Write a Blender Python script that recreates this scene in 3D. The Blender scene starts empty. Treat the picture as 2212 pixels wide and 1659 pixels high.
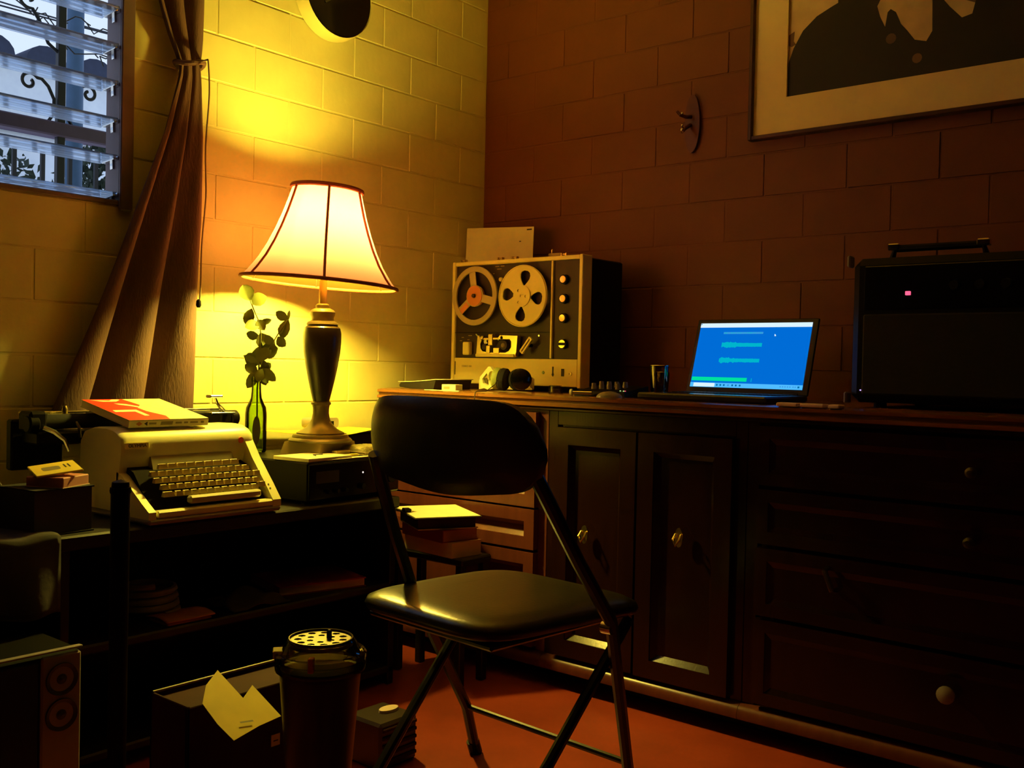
import bpy, bmesh, math, random
from mathutils import Vector, Matrix, Euler
from mathutils.geometry import tessellate_polygon
random.seed(7)
PI = math.pi
scene = bpy.context.scene
COL = scene.collection

# ------------------------------------------------------------------ camera, sky, exposure
cd = bpy.data.cameras.new('camera'); cam = bpy.data.objects.new('camera', cd); COL.objects.link(cam)
a_, p_, r_ = math.radians(39.5), math.radians(-1.03), math.radians(1.24)
fwd = Vector((-math.sin(a_)*math.cos(p_), math.cos(a_)*math.cos(p_), math.sin(p_)))
rgt = Vector((math.cos(a_), math.sin(a_), 0)); upv = rgt.cross(fwd)
r2 = rgt*math.cos(r_) + upv*math.sin(r_); u2 = -rgt*math.sin(r_) + upv*math.cos(r_)
cam.matrix_world = Matrix(((r2.x, u2.x, -fwd.x, 2.4), (r2.y, u2.y, -fwd.y, -2.73), (r2.z, u2.z, -fwd.z, .86), (0, 0, 0, 1)))
cd.sensor_width = 36; cd.lens = 2150/2212*36; cd.clip_start = .02
scene.camera = cam

w = bpy.data.worlds.new('dusk_sky'); scene.world = w; w.use_nodes = True
nt = w.node_tree; bg = nt.nodes['Background']
tc = nt.nodes.new('ShaderNodeTexCoord'); sep = nt.nodes.new('ShaderNodeSeparateXYZ'); rmp = nt.nodes.new('ShaderNodeValToRGB')
nt.links.new(tc.outputs['Generated'], sep.inputs[0]); nt.links.new(sep.outputs['Z'], rmp.inputs[0]); nt.links.new(rmp.outputs[0], bg.inputs[0])
rmp.color_ramp.elements[0].color = (.72, .85, 1.08, 1); rmp.color_ramp.elements[1].color = (.42, .58, .95, 1)
rmp.color_ramp.elements[0].position = .1
bg.inputs[1].default_value = .72
vs = scene.view_settings
vs.view_transform = 'Standard'; vs.look = 'None'; vs.gamma = 1; vs.use_curve_mapping = False; vs.exposure = .58
BULB = 880.0                      # radiance of the lamp's bulb
SCREEN = .68                      # radiance of the laptop screen

# ------------------------------------------------------------------ materials
def mat(name, color, rough=.5, metal=0, var=0, vscale=20, bump=0, bscale=60, emit=None, estr=0, coat=0, spec=.5, stretch=None, dark=.6):
    m = bpy.data.materials.new(name); m.use_nodes = True
    n = m.node_tree.nodes; l = m.node_tree.links; b = n['Principled BSDF']
    b.inputs['Base Color'].default_value = (*color, 1); b.inputs['Roughness'].default_value = rough
    b.inputs['Metallic'].default_value = metal; b.inputs['Specular IOR Level'].default_value = spec
    b.inputs['Coat Weight'].default_value = coat; b.inputs['Coat Roughness'].default_value = .15
    if emit: b.inputs['Emission Color'].default_value = (*emit, 1); b.inputs['Emission Strength'].default_value = estr
    if var or bump:
        t = n.new('ShaderNodeTexCoord'); src = t.outputs['Object']
        if stretch:
            mp = n.new('ShaderNodeMapping'); mp.inputs['Scale'].default_value = stretch
            l.new(src, mp.inputs[0]); src = mp.outputs[0]
    if var:
        nz = n.new('ShaderNodeTexNoise'); nz.inputs['Scale'].default_value = vscale; nz.inputs['Detail'].default_value = 6
        l.new(src, nz.inputs['Vector'])
        cr = n.new('ShaderNodeValToRGB'); cr.color_ramp.elements[0].position = .3; cr.color_ramp.elements[1].position = .7
        cr.color_ramp.elements[0].color = (*[c*(1-var*dark) for c in color], 1); cr.color_ramp.elements[1].color = (*[min(1, c*(1+var*.4)) for c in color], 1)
        l.new(nz.outputs[0], cr.inputs[0]); l.new(cr.outputs[0], b.inputs['Base Color'])
    if bump:
        nb = n.new('ShaderNodeTexNoise'); nb.inputs['Scale'].default_value = bscale; nb.inputs['Detail'].default_value = 5
        l.new(src, nb.inputs['Vector'])
        bp = n.new('ShaderNodeBump'); bp.inputs['Strength'].default_value = bump; bp.inputs['Distance'].default_value = .004
        l.new(nb.outputs[0], bp.inputs['Height']); l.new(bp.outputs[0], b.inputs['Normal'])
    return m

M = {}
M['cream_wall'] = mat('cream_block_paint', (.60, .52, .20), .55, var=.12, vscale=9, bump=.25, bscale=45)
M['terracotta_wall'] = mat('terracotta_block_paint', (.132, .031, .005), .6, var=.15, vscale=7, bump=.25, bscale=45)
M['plain_wall'] = mat('brown_plaster', (.05, .02, .012), .8, var=.1)
M['ceiling'] = mat('ceiling_paint', (.85, .56, .20), .9, var=.1)
M['floor'] = mat('red_floor', (.34, .048, .020), .38, var=.35, vscale=5, bump=.1, bscale=25)
M['window_wood'] = mat('window_paint', (.13, .08, .085), .5, var=.2, bump=.2)
M['iron'] = mat('black_iron', (.006, .007, .015), .5, var=.2)
M['pole'] = mat('grey_pole', (.035, .09, .18), .6, var=.2)
M['neighbour'] = mat('pale_outside_wall', (.80, .88, 1.0), .8, var=.1)
M['roof_tile'] = mat('dark_roof_tile', (.03, .04, .08), .8, var=.3)
M['plum_beam'] = mat('plum_beam', (.10, .07, .13), .8, var=.2)
M['leaf_out'] = mat('outside_leaves', (.02, .035, .02), .7, var=.4)
M['curtain'] = mat('brown_curtain', (.10, .045, .03), .85, var=.3, vscale=30, bump=.4, bscale=250, stretch=(1, 1, .25))
M['cord'] = mat('cord', (.25, .16, .06), .6)
M['black'] = mat('black_plastic', (.006, .005, .005), .45, var=.2, spec=.12)
M['soft_black'] = mat('black_cloth', (.009, .007, .007), .9, var=.3, bump=.3)
M['gloss_black'] = mat('gloss_black', (.004, .004, .004), .16, var=.1)
M['vinyl'] = mat('black_vinyl', (.022, .020, .010), .30, var=.3, vscale=12, bump=.10, bscale=140, spec=.7)
M['chair_metal'] = mat('black_tube', (.006, .005, .005), .28, metal=0, var=.1)
M['chrome'] = mat('chrome', (.75, .74, .7), .16, metal=1, var=.1)
M['brass'] = mat('brass', (.75, .58, .25), .28, metal=1, var=.15)
M['cream_enamel'] = mat('cream_enamel', (.84, .77, .36), .35, var=.06, bump=.05, bscale=300)
M['grey_enamel'] = mat('grey_enamel', (.28, .24, .19), .4, var=.1)
M['key'] = mat('key_plastic', (.50, .38, .13), .38, var=.2)
M['spacebar'] = mat('spacebar_plastic', (.62, .54, .26), .35, var=.1)
M['keywell'] = mat('keywell', (.010, .007, .005), .8, var=.3, spec=.03)
M['olive'] = mat('olive_panel', (.24, .19, .08), .5, var=.15)
M['red'] = mat('red_print', (.72, .035, .01), .5, var=.1)
M['red_dot'] = mat('red_sticker', (.7, .10, .03), .5, var=.1)
M['ivory'] = mat('ivory_paper', (.8, .72, .45), .7, var=.1)
M['texture_cover'] = mat('ribbed_cover', (.75, .66, .32), .6, var=.35, vscale=160, bump=.6, bscale=160, stretch=(1, .35, 1))
M['yellow_paper'] = mat('yellow_paper', (.82, .62, .05), .7, var=.12)
M['pink'] = mat('pink_paper', (.5, .2, .17), .7, var=.15)
M['pale_pink'] = mat('pale_pink_paper', (.78, .58, .5), .7, var=.15)
M['book_red'] = mat('red_cloth', (.30, .03, .02), .6, var=.2)
M['dark_red'] = mat('dark_red_box', (.05, .013, .009), .7, var=.25, spec=.08)
M['ink'] = mat('ink', (.03, .02, .012), .6, var=.2)
M['grey_ink'] = mat('grey_ink', (.28, .23, .10), .6, var=.2)
M['bronze'] = mat('dark_bronze', (.018, .013, .009), .34, var=.4, vscale=8, coat=.25)
M['pewter'] = mat('aged_bronze', (.20, .16, .075), .36, metal=.35, var=.3, vscale=14)
M['shade_trim'] = mat('shade_trim', (.28, .05, .012), .7, var=.2)
M['wood_top'] = mat('orange_wood', (.20, .072, .016), .22, var=.4, vscale=14, stretch=(.25, 3, 3), bump=.04, spec=.35)
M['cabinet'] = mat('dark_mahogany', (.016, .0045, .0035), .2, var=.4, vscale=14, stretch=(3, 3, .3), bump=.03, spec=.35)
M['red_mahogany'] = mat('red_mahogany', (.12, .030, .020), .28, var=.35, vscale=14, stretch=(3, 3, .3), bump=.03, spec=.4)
M['black_wood'] = mat('black_wood', (.008, .005, .004), .5, var=.3, stretch=(.3, 3, 3))
M['deck_plate'] = mat('charcoal_plate', (.034, .023, .010), .5, var=.15, spec=.3)
M['deck_cream'] = mat('deck_cream', (.88, .76, .26), .35, var=.06)
M['reel_cream'] = mat('reel_cream', (.82, .70, .24), .35, var=.08)
M['orange'] = mat('orange_label', (.62, .22, .06), .5, var=.1)
M['gold'] = mat('gold_knob', (.75, .6, .25), .25, metal=.8, var=.1)
M['headset_white'] = mat('headset_white', (.74, .68, .36), .35, var=.05)
M['headset_green'] = mat('headset_mesh', (.35, .42, .10), .45, var=.25, vscale=120)
M['label_tan'] = mat('tan_card', (.33, .25, .10), .6, var=.2)
M['foil'] = mat('silvery_wrap', (.42, .36, .14), .3, metal=.25, var=.5, vscale=40, bump=.8, bscale=70)
M['clock_face'] = mat('black_clock_face', (.005, .004, .004), .12, var=.1)
M['clock_rim'] = mat('clock_rim', (.5, .42, .16), .5, var=.06)
M['mat_board'] = mat('tan_mat_board', (.82, .66, .34), .8, var=.05)
M['thin_frame'] = mat('dark_frame', (.05, .012, .006), .4, var=.2)
M['print_dark'] = mat('print_black', (.007, .005, .004), .6, var=.2)
M['print_pale'] = mat('print_sepia', (.62, .47, .25), .6, var=.7, vscale=7)
M['print_mid'] = mat('print_brown', (.16, .09, .05), .6, var=.6, vscale=8)
M['rust'] = mat('rust_iron', (.10, .016, .007), .4, var=.4)
M['purple_grey'] = mat('purple_grey_cloth', (.05, .04, .045), .9, var=.4, bump=.5, bscale=30)
M['grey_cloth'] = mat('grey_cloth', (.24, .20, .17), .9, var=.3, bump=.5, bscale=30)
M['coil'] = mat('grey_rope', (.5, .46, .36), .8, var=.4)
M['speaker_grey'] = mat('speaker_grey', (.24, .20, .22), .5, var=.1)
M['driver'] = mat('driver_cone', (.03, .022, .02), .5, var=.2)
M['bin'] = mat('dark_plastic_cup', (.03, .016, .012), .35, var=.3)
M['metal_lid'] = mat('pierced_lid', (.15, .125, .05), .3, metal=.8, var=.2)
M['leaf'] = mat('eucalyptus_leaf', (.11, .125, .018), .5, var=.35, vscale=30)
M['stem'] = mat('stem', (.12, .12, .03), .6, var=.2)
M['led_green'] = mat('green_led', (.1, .5, .1), .4, emit=(.55, 1, .3), estr=1.2)
M['led_red'] = mat('red_led', (.5, .02, .05), .4, emit=(1, .10, .22), estr=1.0)
M['led_white'] = mat('white_led', (.6, .6, .6), .4, emit=(1, .85, .75), estr=.9)
M['led_violet'] = mat('violet_led', (.3, .2, .6), .4, emit=(.5, .35, 1), estr=1.0)
M['green_jewel'] = mat('green_jewel', (.25, .35, .06), .2, var=.1)
M['laptop'] = mat('laptop_shell', (.02, .02, .026), .25, var=.1)
M['bulb'] = mat('lit_bulb', (.9, .8, .5), .5, emit=(1, .82, .10), estr=BULB)

def screen(name, c, s=1):
    return mat(name, (0, 0, 0), .5, emit=c, estr=SCREEN*s, spec=0)
M['s_blue'] = screen('screen_blue', (.0, .155, .70), .95); M['s_white'] = screen('screen_white', (.70, .90, 1), 1)
M['s_cyan'] = screen('screen_cyan', (0, .50, .66), .9); M['s_green'] = screen('screen_green', (0, .73, .34), 1)
M['s_sky'] = screen('screen_taskbar', (.08, .50, 1), 1); M['s_mid'] = screen('screen_midblue', (.05, .33, .80), .9); M['s_ink'] = screen('screen_ink', (0, .14, .36), 1)

def trans_mat(name, build):
    m = bpy.data.materials.new(name); m.use_nodes = True
    n = m.node_tree.nodes; l = m.node_tree.links; n.remove(n['Principled BSDF']); o = n['Material Output']
    build(n, l, o); return m
def shade_b(n, l, o):
    t = n.new('ShaderNodeBsdfTranslucent'); t.inputs[0].default_value = (.118, .044, .066, 1)
    d = n.new('ShaderNodeBsdfDiffuse'); d.inputs[0].default_value = (.34, .19, .05, 1)
    tcx = n.new('ShaderNodeTexCoord'); nz = n.new('ShaderNodeTexNoise'); nz.inputs['Scale'].default_value = 140
    bp = n.new('ShaderNodeBump'); bp.inputs['Strength'].default_value = .15; bp.inputs['Distance'].default_value = .002
    l.new(tcx.outputs['Object'], nz.inputs['Vector']); l.new(nz.outputs[0], bp.inputs['Height']); l.new(bp.outputs[0], d.inputs['Normal'])
    x = n.new('ShaderNodeMixShader'); x.inputs[0].default_value = .25
    l.new(t.outputs[0], x.inputs[1]); l.new(d.outputs[0], x.inputs[2]); l.new(x.outputs[0], o.inputs[0])
M['shade'] = trans_mat('lamp_shade_fabric', shade_b)
def pane_b(n, l, o):
    t = n.new('ShaderNodeBsdfTransparent'); t.inputs[0].default_value = (.84, .91, 1, 1)
    g = n.new('ShaderNodeBsdfGlossy'); g.inputs[0].default_value = (.9, .95, 1, 1); g.inputs[1].default_value = .06
    tr = n.new('ShaderNodeBsdfTranslucent'); tr.inputs[0].default_value = (.92, .96, 1, 1)
    nz = n.new('ShaderNodeTexNoise'); nz.inputs['Scale'].default_value = 9
    mr = n.new('ShaderNodeMapRange'); mr.inputs[3].default_value = .22; mr.inputs[4].default_value = .34; l.new(nz.outputs[0], mr.inputs[0])
    x = n.new('ShaderNodeMixShader'); l.new(mr.outputs[0], x.inputs[0]); l.new(t.outputs[0], x.inputs[1]); l.new(tr.outputs[0], x.inputs[2])
    f = n.new('ShaderNodeFresnel'); f.inputs[0].default_value = 1.5
    y = n.new('ShaderNodeMixShader'); l.new(f.outputs[0], y.inputs[0]); l.new(x.outputs[0], y.inputs[1]); l.new(g.outputs[0], y.inputs[2]); l.new(y.outputs[0], o.inputs[0])
M['louvre_glass'] = trans_mat('louvre_glass', pane_b)
def clear_b(tint, amt=.2, body=None, bamt=0, kind='ShaderNodeBsdfTranslucent'):
    def f_(n, l, o):
        t = n.new('ShaderNodeBsdfTransparent'); t.inputs[0].default_value = (*tint, 1)
        g = n.new('ShaderNodeBsdfGlossy'); g.inputs[1].default_value = .05
        base = t
        if body:
            d = n.new(kind); d.inputs[0].default_value = (*body, 1)
            z = n.new('ShaderNodeMixShader'); z.inputs[0].default_value = bamt
            l.new(t.outputs[0], z.inputs[1]); l.new(d.outputs[0], z.inputs[2]); base = z
        f = n.new('ShaderNodeFresnel'); f.inputs[0].default_value = 1.45
        ad = n.new('ShaderNodeMath'); ad.operation = 'ADD'; ad.use_clamp = True; ad.inputs[1].default_value = amt; l.new(f.outputs[0], ad.inputs[0])
        x = n.new('ShaderNodeMixShader'); l.new(ad.outputs[0], x.inputs[0]); l.new(base.outputs[0], x.inputs[1]); l.new(g.outputs[0], x.inputs[2]); l.new(x.outputs[0], o.inputs[0])
    return f_
M['bottle_glass'] = trans_mat('green_bottle_glass', clear_b((.74, .88, .34), .0))
M['reel_clear'] = trans_mat('clear_reel_plastic', clear_b((.45, .38, .25), .05, (.80, .66, .34), .62, 'ShaderNodeBsdfDiffuse'))
M['clear'] = trans_mat('clear_glass', clear_b((.8, .75, .65), .03))
M['cup_clear'] = trans_mat('clear_lid_plastic', clear_b((.5, .45, .3), .12))

# ------------------------------------------------------------------ mesh helpers
WORLD = {}
class MB:
    def __init__(s): s.v = []; s.f = []
    def add(s, vs, fs, T=None):
        o = len(s.v); s.v += [(T @ Vector(v)) if T else Vector(v) for v in vs]; s.f += [tuple(o+i for i in f) for f in fs]; return s
    def box(s, lo, hi, bev=0, T=None):
        lo = [min(a, b) for a, b in zip(lo, hi)], [max(a, b) for a, b in zip(lo, hi)]; lo, hi = lo
        b = min(bev, min(h-l for l, h in zip(lo, hi))*.49)
        if b <= 0:
            vs = [(x, y, z) for x in (lo[0], hi[0]) for y in (lo[1], hi[1]) for z in (lo[2], hi[2])]
            return s.add(vs, [(0, 1, 3, 2), (4, 6, 7, 5), (0, 4, 5, 1), (2, 3, 7, 6), (0, 2, 6, 4), (1, 5, 7, 3)], T)
        vs = []; idx = {}
        for i in (0, 1):
            for j in (0, 1):
                for k in (0, 1):
                    c = [(lo, hi)[i][0], (lo, hi)[j][1], (lo, hi)[k][2]]; sg = [1-2*i, 1-2*j, 1-2*k]
                    for ax in range(3):
                        q = [c[n] + (0 if n == ax else sg[n]*b) for n in range(3)]
                        idx[i, j, k, ax] = len(vs); vs.append(q)
        fs = []
        for ax in range(3):
            o1, o2 = [n for n in range(3) if n != ax]
            for e in (0, 1):
                q = []
                for u, v_ in ((0, 0), (1, 0), (1, 1), (0, 1)):
                    ijk = [0, 0, 0]; ijk[ax] = e; ijk[o1] = u; ijk[o2] = v_; q.append(idx[(*ijk, ax)])
                fs.append(q)
        for ax in range(3):                       # edge chamfers along ax
            o1, o2 = [n for n in range(3) if n != ax]
            for u in (0, 1):
                for v_ in (0, 1):
                    A = [0, 0, 0]; A[o1] = u; A[o2] = v_; B = list(A); B[ax] = 1
                    fs.append([idx[(*A, o1)], idx[(*B, o1)], idx[(*B, o2)], idx[(*A, o2)]])
        for i in (0, 1):
            for j in (0, 1):
                for k in (0, 1): fs.append([idx[i, j, k, 0], idx[i, j, k, 1], idx[i, j, k, 2]])
        return s.add(vs, fs, T)
    def lathe(s, prof, T=None, seg=24, cap=True):
        vs = []; fs = []; n = len(prof)
        for k in range(seg):
            a = 2*PI*k/seg
            for r, z in prof: vs.append((r*math.cos(a), r*math.sin(a), z))
        for k in range(seg):
            k2 = (k+1) % seg
            for i in range(n-1): fs.append((k*n+i, k2*n+i, k2*n+i+1, k*n+i+1))
        if cap:
            if prof[0][0] > 1e-6: fs.append([k*n for k in range(seg)][::-1])
            if prof[-1][0] > 1e-6: fs.append([k*n+n-1 for k in range(seg)])
        return s.add(vs, fs, T)
    def tube(s, pts, r, seg=8, closed=False):
        pts = [Vector(p) for p in pts]; n = len(pts); vs = []; fs = []
        rr = r if isinstance(r, (list, tuple)) else [r]*n
        nrm = None
        for i, p in enumerate(pts):
            t = ((pts[(i+1) % n] if closed or i < n-1 else p) - (pts[i-1] if closed or i > 0 else p)).normalized()
            if nrm is None: nrm = t.orthogonal().normalized()
            nrm = (nrm - t*nrm.dot(t)).normalized(); b = t.cross(nrm)
            for k in range(seg):
                a = 2*PI*k/seg; vs.append(p + (nrm*math.cos(a) + b*math.sin(a))*rr[i])
        for i in range(n if closed else n-1):
            j = (i+1) % n
            for k in range(seg): fs.append((i*seg+k, i*seg+(k+1) % seg, j*seg+(k+1) % seg, j*seg+k))
        if not closed: fs.append(list(range(seg))[::-1]); fs.append([(n-1)*seg+k for k in range(seg)])
        return s.add(vs, fs)
    def plate(s, loops, d0, d1, T=None):
        """flat plate with holes: loops[0] outer, others holes, 2-D; extruded in local z from d0 to d1"""
        flat = [p for lp in loops for p in lp]; n = len(flat)
        tris = tessellate_polygon([[Vector((p[0], p[1], 0)) for p in lp] for lp in loops])
        vs = [(p[0], p[1], d0) for p in flat] + [(p[0], p[1], d1) for p in flat]
        fs = [tuple(t) for t in tris] + [tuple(n+i for i in t[::-1]) for t in tris]; o = 0
        for lp in loops:
            m = len(lp)
            for i in range(m): fs.append((o+i, o+(i+1) % m, n+o+(i+1) % m, n+o+i))
            o += m
        return s.add(vs, fs, T)
    def grid(s, fn, nu, nv):
        vs = [fn(i/nu, j/nv) for i in range(nu+1) for j in range(nv+1)]
        return s.add(vs, [(i*(nv+1)+j, (i+1)*(nv+1)+j, (i+1)*(nv+1)+j+1, i*(nv+1)+j+1) for i in range(nu) for j in range(nv)])
    def loft(s, rings, cap=True):
        n = len(rings[0]); vs = [p for r in rings for p in r]; fs = []
        for i in range(len(rings)-1):
            for k in range(n): fs.append((i*n+k, i*n+(k+1) % n, (i+1)*n+(k+1) % n, (i+1)*n+k))
        if cap: fs.append(list(range(n))[::-1]); fs.append([(len(rings)-1)*n+k for k in range(n)])
        return s.add(vs, fs)
    def build(s, name, m, parent=None, smooth=35, label=None, solid=0, keep=False):
        me = bpy.data.meshes.new(name)
        off = Vector((0, 0, 0)); p = parent
        while p is not None:
            if p.name in WORLD: off = WORLD[p.name]
            p = p.parent
        me.from_pydata([tuple(v - off) for v in s.v], [], s.f); me.validate()
        bm = bmesh.new(); bm.from_mesh(me)
        if not keep: bmesh.ops.remove_doubles(bm, verts=bm.verts, dist=1e-6)
        bmesh.ops.recalc_face_normals(bm, faces=bm.faces); bm.to_mesh(me); bm.free()
        if smooth:
            me.polygons.foreach_set('use_smooth', [True]*len(me.polygons)); me.set_sharp_from_angle(angle=math.radians(smooth))
        me.materials.append(M[m] if isinstance(m, str) else m)
        o = bpy.data.objects.new(name, me); COL.objects.link(o)
        if parent is not None: o.parent = parent
        if label: o['label'] = label
        if solid:
            md = o.modifiers.new('thick', 'SOLIDIFY'); md.thickness = solid; md.offset = 0
        return o
def tag(o, label, cat, group=None):
    o['label'] = label; o['category'] = cat
    if group: o['group'] = group
    return o
def thing(name, label, cat, loc=(0, 0, 0), rz=0, group=None, world=False):
    o = bpy.data.objects.new(name, None); COL.objects.link(o); o.location = loc; o.rotation_euler = (0, 0, rz); o.empty_display_size = .05
    if world: WORLD[o.name] = Vector(loc)
    return tag(o, label, cat, group)
def struct(o): o['kind'] = 'structure'; return o
def text(name, body, size, m, T, parent, ext=.0004):
    cu = bpy.data.curves.new(name, 'FONT'); cu.body = body; cu.size = size; cu.extrude = ext; cu.align_x = 'CENTER'; cu.align_y = 'CENTER'; cu.resolution_u = 3
    cu.materials.append(M[m]); o = bpy.data.objects.new(name, cu); COL.objects.link(o)
    off = Vector((0, 0, 0)); p = parent
    while p is not None:
        if p.name in WORLD: off = WORLD[p.name]
        p = p.parent
    me = bpy.data.meshes.new_from_object(o); bpy.data.objects.remove(o)
    o = bpy.data.objects.new(name, me); COL.objects.link(o)
    o.parent = parent; o.matrix_local = Matrix.Translation(-off) @ T
    return o
def frame_T(origin, xdir, ydir):
    x = Vector(xdir).normalized(); y = Vector(ydir); y = (y - x*y.dot(x)).normalized(); z = x.cross(y); o = Vector(origin)
    return Matrix(((x.x, y.x, z.x, o.x), (x.y, y.y, z.y, o.y), (x.z, y.z, z.z, o.z), (0, 0, 0, 1)))
def axis_T(origin, zdir):
    z = Vector(zdir).normalized(); x = z.orthogonal().normalized(); return frame_T(origin, x, z.cross(x))
def circ(r, n=24, c=(0, 0), a0=0): return [(c[0]+r*math.cos(a0+2*PI*k/n), c[1]+r*math.sin(a0+2*PI*k/n)) for k in range(n)]
def rrect(w_, h_, r, n=4):
    out = []
    for cx, cy, a in ((w_/2-r, h_/2-r, 0), (-w_/2+r, h_/2-r, PI/2), (-w_/2+r, -h_/2+r, PI), (w_/2-r, -h_/2+r, 1.5*PI)):
        out += [(cx+r*math.cos(a+PI/2*k/n), cy+r*math.sin(a+PI/2*k/n)) for k in range(n+1)]
    return out
def Tr(x, y, z): return Matrix.Translation((x, y, z))
FRONT_Y = lambda x, y, z: frame_T((x, y, z), (1, 0, 0), (0, 0, 1))      # local z faces -Y (towards the room)
FRONT_X = lambda x, y, z: frame_T((x, y, z), (0, 1, 0), (0, 0, 1))      # local z faces +X

# ------------------------------------------------------------------ room shell
CZ0, CH, BL, J = 1.7566, .1275, .2478, .0045
WY0, WY1, WZ0, WZ1 = -2.05, -1.40, 1.247, 2.13
mb = MB()
WB = -.0025
mb.box((-.07, -4.4, 0), (WB, WY0, 2.6)); mb.box((-.07, WY1, 0), (WB, .1, 2.6)); mb.box((-.07, WY0, 0), (WB, WY1, WZ0)); mb.box((-.07, WY0, WZ1), (WB, WY1, 2.6))
wall_left = struct(mb.build('wall_left', 'cream_wall', smooth=0))
mb = MB(); mb.box((-.07, .0018, 0), (4.2, .13, 2.6)); wall_right = struct(mb.build('wall_right', 'terracotta_wall', smooth=0))
mb = MB(); mb.box((-.13, -4.4, 0), (4.2, -4.3, 2.6)); struct(mb.build('wall_near', 'plain_wall', smooth=0))
mb = MB(); mb.box((4.1, -4.3, 0), (4.2, .004, 2.6)); struct(mb.build('wall_far', 'plain_wall', smooth=0))
mb = MB(); mb.box((-.13, -4.4, -.1), (4.2, .13, 0)); struct(mb.build('floor', 'floor', smooth=0))
mb = MB(); mb.box((-.13, -4.4, 2.33), (4.2, .13, 2.43)); struct(mb.build('ceiling', 'ceiling', smooth=0))
BLK = {}
def block(parent, m, ax, a0, a1, z0, z1):
    """one painted concrete block: a shallow chamfered slab with an uneven face; alike blocks share a mesh"""
    L = round(a1-a0, 3); H = round(z1-z0, 3); key = (m, ax, L, H, random.randrange(3))
    if key not in BLK:
        b = MB(); j = [random.uniform(-.0006, .0006) for _ in range(2)]
        lo, hi = ((-.012, 0, 0), (.0 + j[0], L, H)) if ax == 'y' else ((0, -j[0], 0), (L, .012, H))
        b.box(lo, hi, .0018 if ax == 'y' else .0012)
        tmp = b.build('block', m, parent, smooth=20); BLK[key] = tmp.data; bpy.data.objects.remove(tmp)
    o = bpy.data.objects.new('block', BLK[key]); COL.objects.link(o); o.parent = parent
    dj = random.uniform(-.0008, .0008)
    o.location = (dj, a0, z0) if ax == 'y' else (a0, dj, z0)
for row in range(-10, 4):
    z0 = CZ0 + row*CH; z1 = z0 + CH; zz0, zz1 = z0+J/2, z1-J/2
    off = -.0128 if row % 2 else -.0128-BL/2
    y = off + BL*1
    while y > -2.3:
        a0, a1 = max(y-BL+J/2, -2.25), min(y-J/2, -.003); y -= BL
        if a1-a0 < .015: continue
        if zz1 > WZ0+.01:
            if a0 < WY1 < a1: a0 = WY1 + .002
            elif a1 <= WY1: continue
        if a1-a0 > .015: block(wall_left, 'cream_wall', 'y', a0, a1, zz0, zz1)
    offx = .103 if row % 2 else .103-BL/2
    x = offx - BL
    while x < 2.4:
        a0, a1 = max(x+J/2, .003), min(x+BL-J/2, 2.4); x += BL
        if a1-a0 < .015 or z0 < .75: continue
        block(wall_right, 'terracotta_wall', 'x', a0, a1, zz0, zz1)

# window: timber frame, louvre panes, clips
win = bpy.data.objects.new('window_1', None); COL.objects.link(win); win['kind'] = 'structure'; win['label'] = 'louvred window with open glass slats in a dark painted frame'
mb = MB()
mb.box((-.068, WY1-.012, WZ0), (.004, WY1+.0, WZ1), .003); mb.build('jamb', 'window_wood', win)
mb = MB(); mb.box((-.068, WY0, WZ0), (.004, WY0+.012, WZ1), .003); mb.build('jamb', 'window_wood', win)
mb = MB(); mb.box((-.068, WY0+.012, WZ0), (.004, WY1-.012, WZ0+.014), .003); mb.build('sill', 'window_wood', win)
mb = MB(); mb.box((-.068, WY0+.012, WZ1-.03), (.004, WY1-.012, WZ1), .003); mb.build('head', 'window_wood', win)
mb = MB(); mb.box((.004, WY1-.014, WZ0-.012), (.014, WY1+.022, WZ1), .003); mb.build('casing', 'window_wood', win)
tl = math.radians(5)
first = None
for k in range(9):
    z = 1.272 + k*.0935
    T = Tr(-.030, 0, z) @ Matrix.Rotation(-tl, 4, 'Y')
    if first is None:
        mb = MB(); mb.box((-.044, WY0+.022, -.0028), (.044, WY1-.022, .0028), .001); first = mb.build('glass_slat', 'louvre_glass', win)
        mb = MB(); mb.box((-.03, WY1-.026, -.005), (.03, WY1-.0125, .005), .001); mb.box((-.006, WY1-.0165, -.024), (.006, WY1-.0122, .004)); clip0 = mb.build('clip', 'chrome', win)
        s, c = first, clip0
    else:
        s = first.copy(); COL.objects.link(s); c = clip0.copy(); COL.objects.link(c)
    s.matrix_local = T; c.matrix_local = T

# ------------------------------------------------------------------ outside the window
rl = thing('window_grille', 'black wrought-iron grille with scrolls outside the louvred window', 'grille', (-.35, -1.4, 1.2), world=True)
mb = MB(); mb.box((-.36, -1.405, 1.2), (-.34, -1.383, 2.25), .002); mb.build('post', 'iron', rl)
mb = MB(); mb.tube([(-.35, -2.2, 1.62), (-.35, -1.05, 1.645)], .0045, 6); mb.build('thin_rail', 'iron', rl)
mb = MB(); mb.box((-.375, -2.2, 1.468), (-.335, -1.05, 1.508), .004); mb.build('cross_beam', 'plum_beam', rl)
def scroll(pts, name='scroll'):
    b = MB(); b.tube([(-.35, y, z) for y, z in pts], .0048, 6); return b.build(name, 'iron', rl)
def spiral(c, r0, a0, turns, d, tail):
    out = list(tail)
    for k in range(22):
        t = k/21; a = a0 + d*turns*2*PI*t; r = r0*(1-.72*t); out.append((c[0]+r*math.cos(a), c[1]+r*math.sin(a)))
    return out
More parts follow.
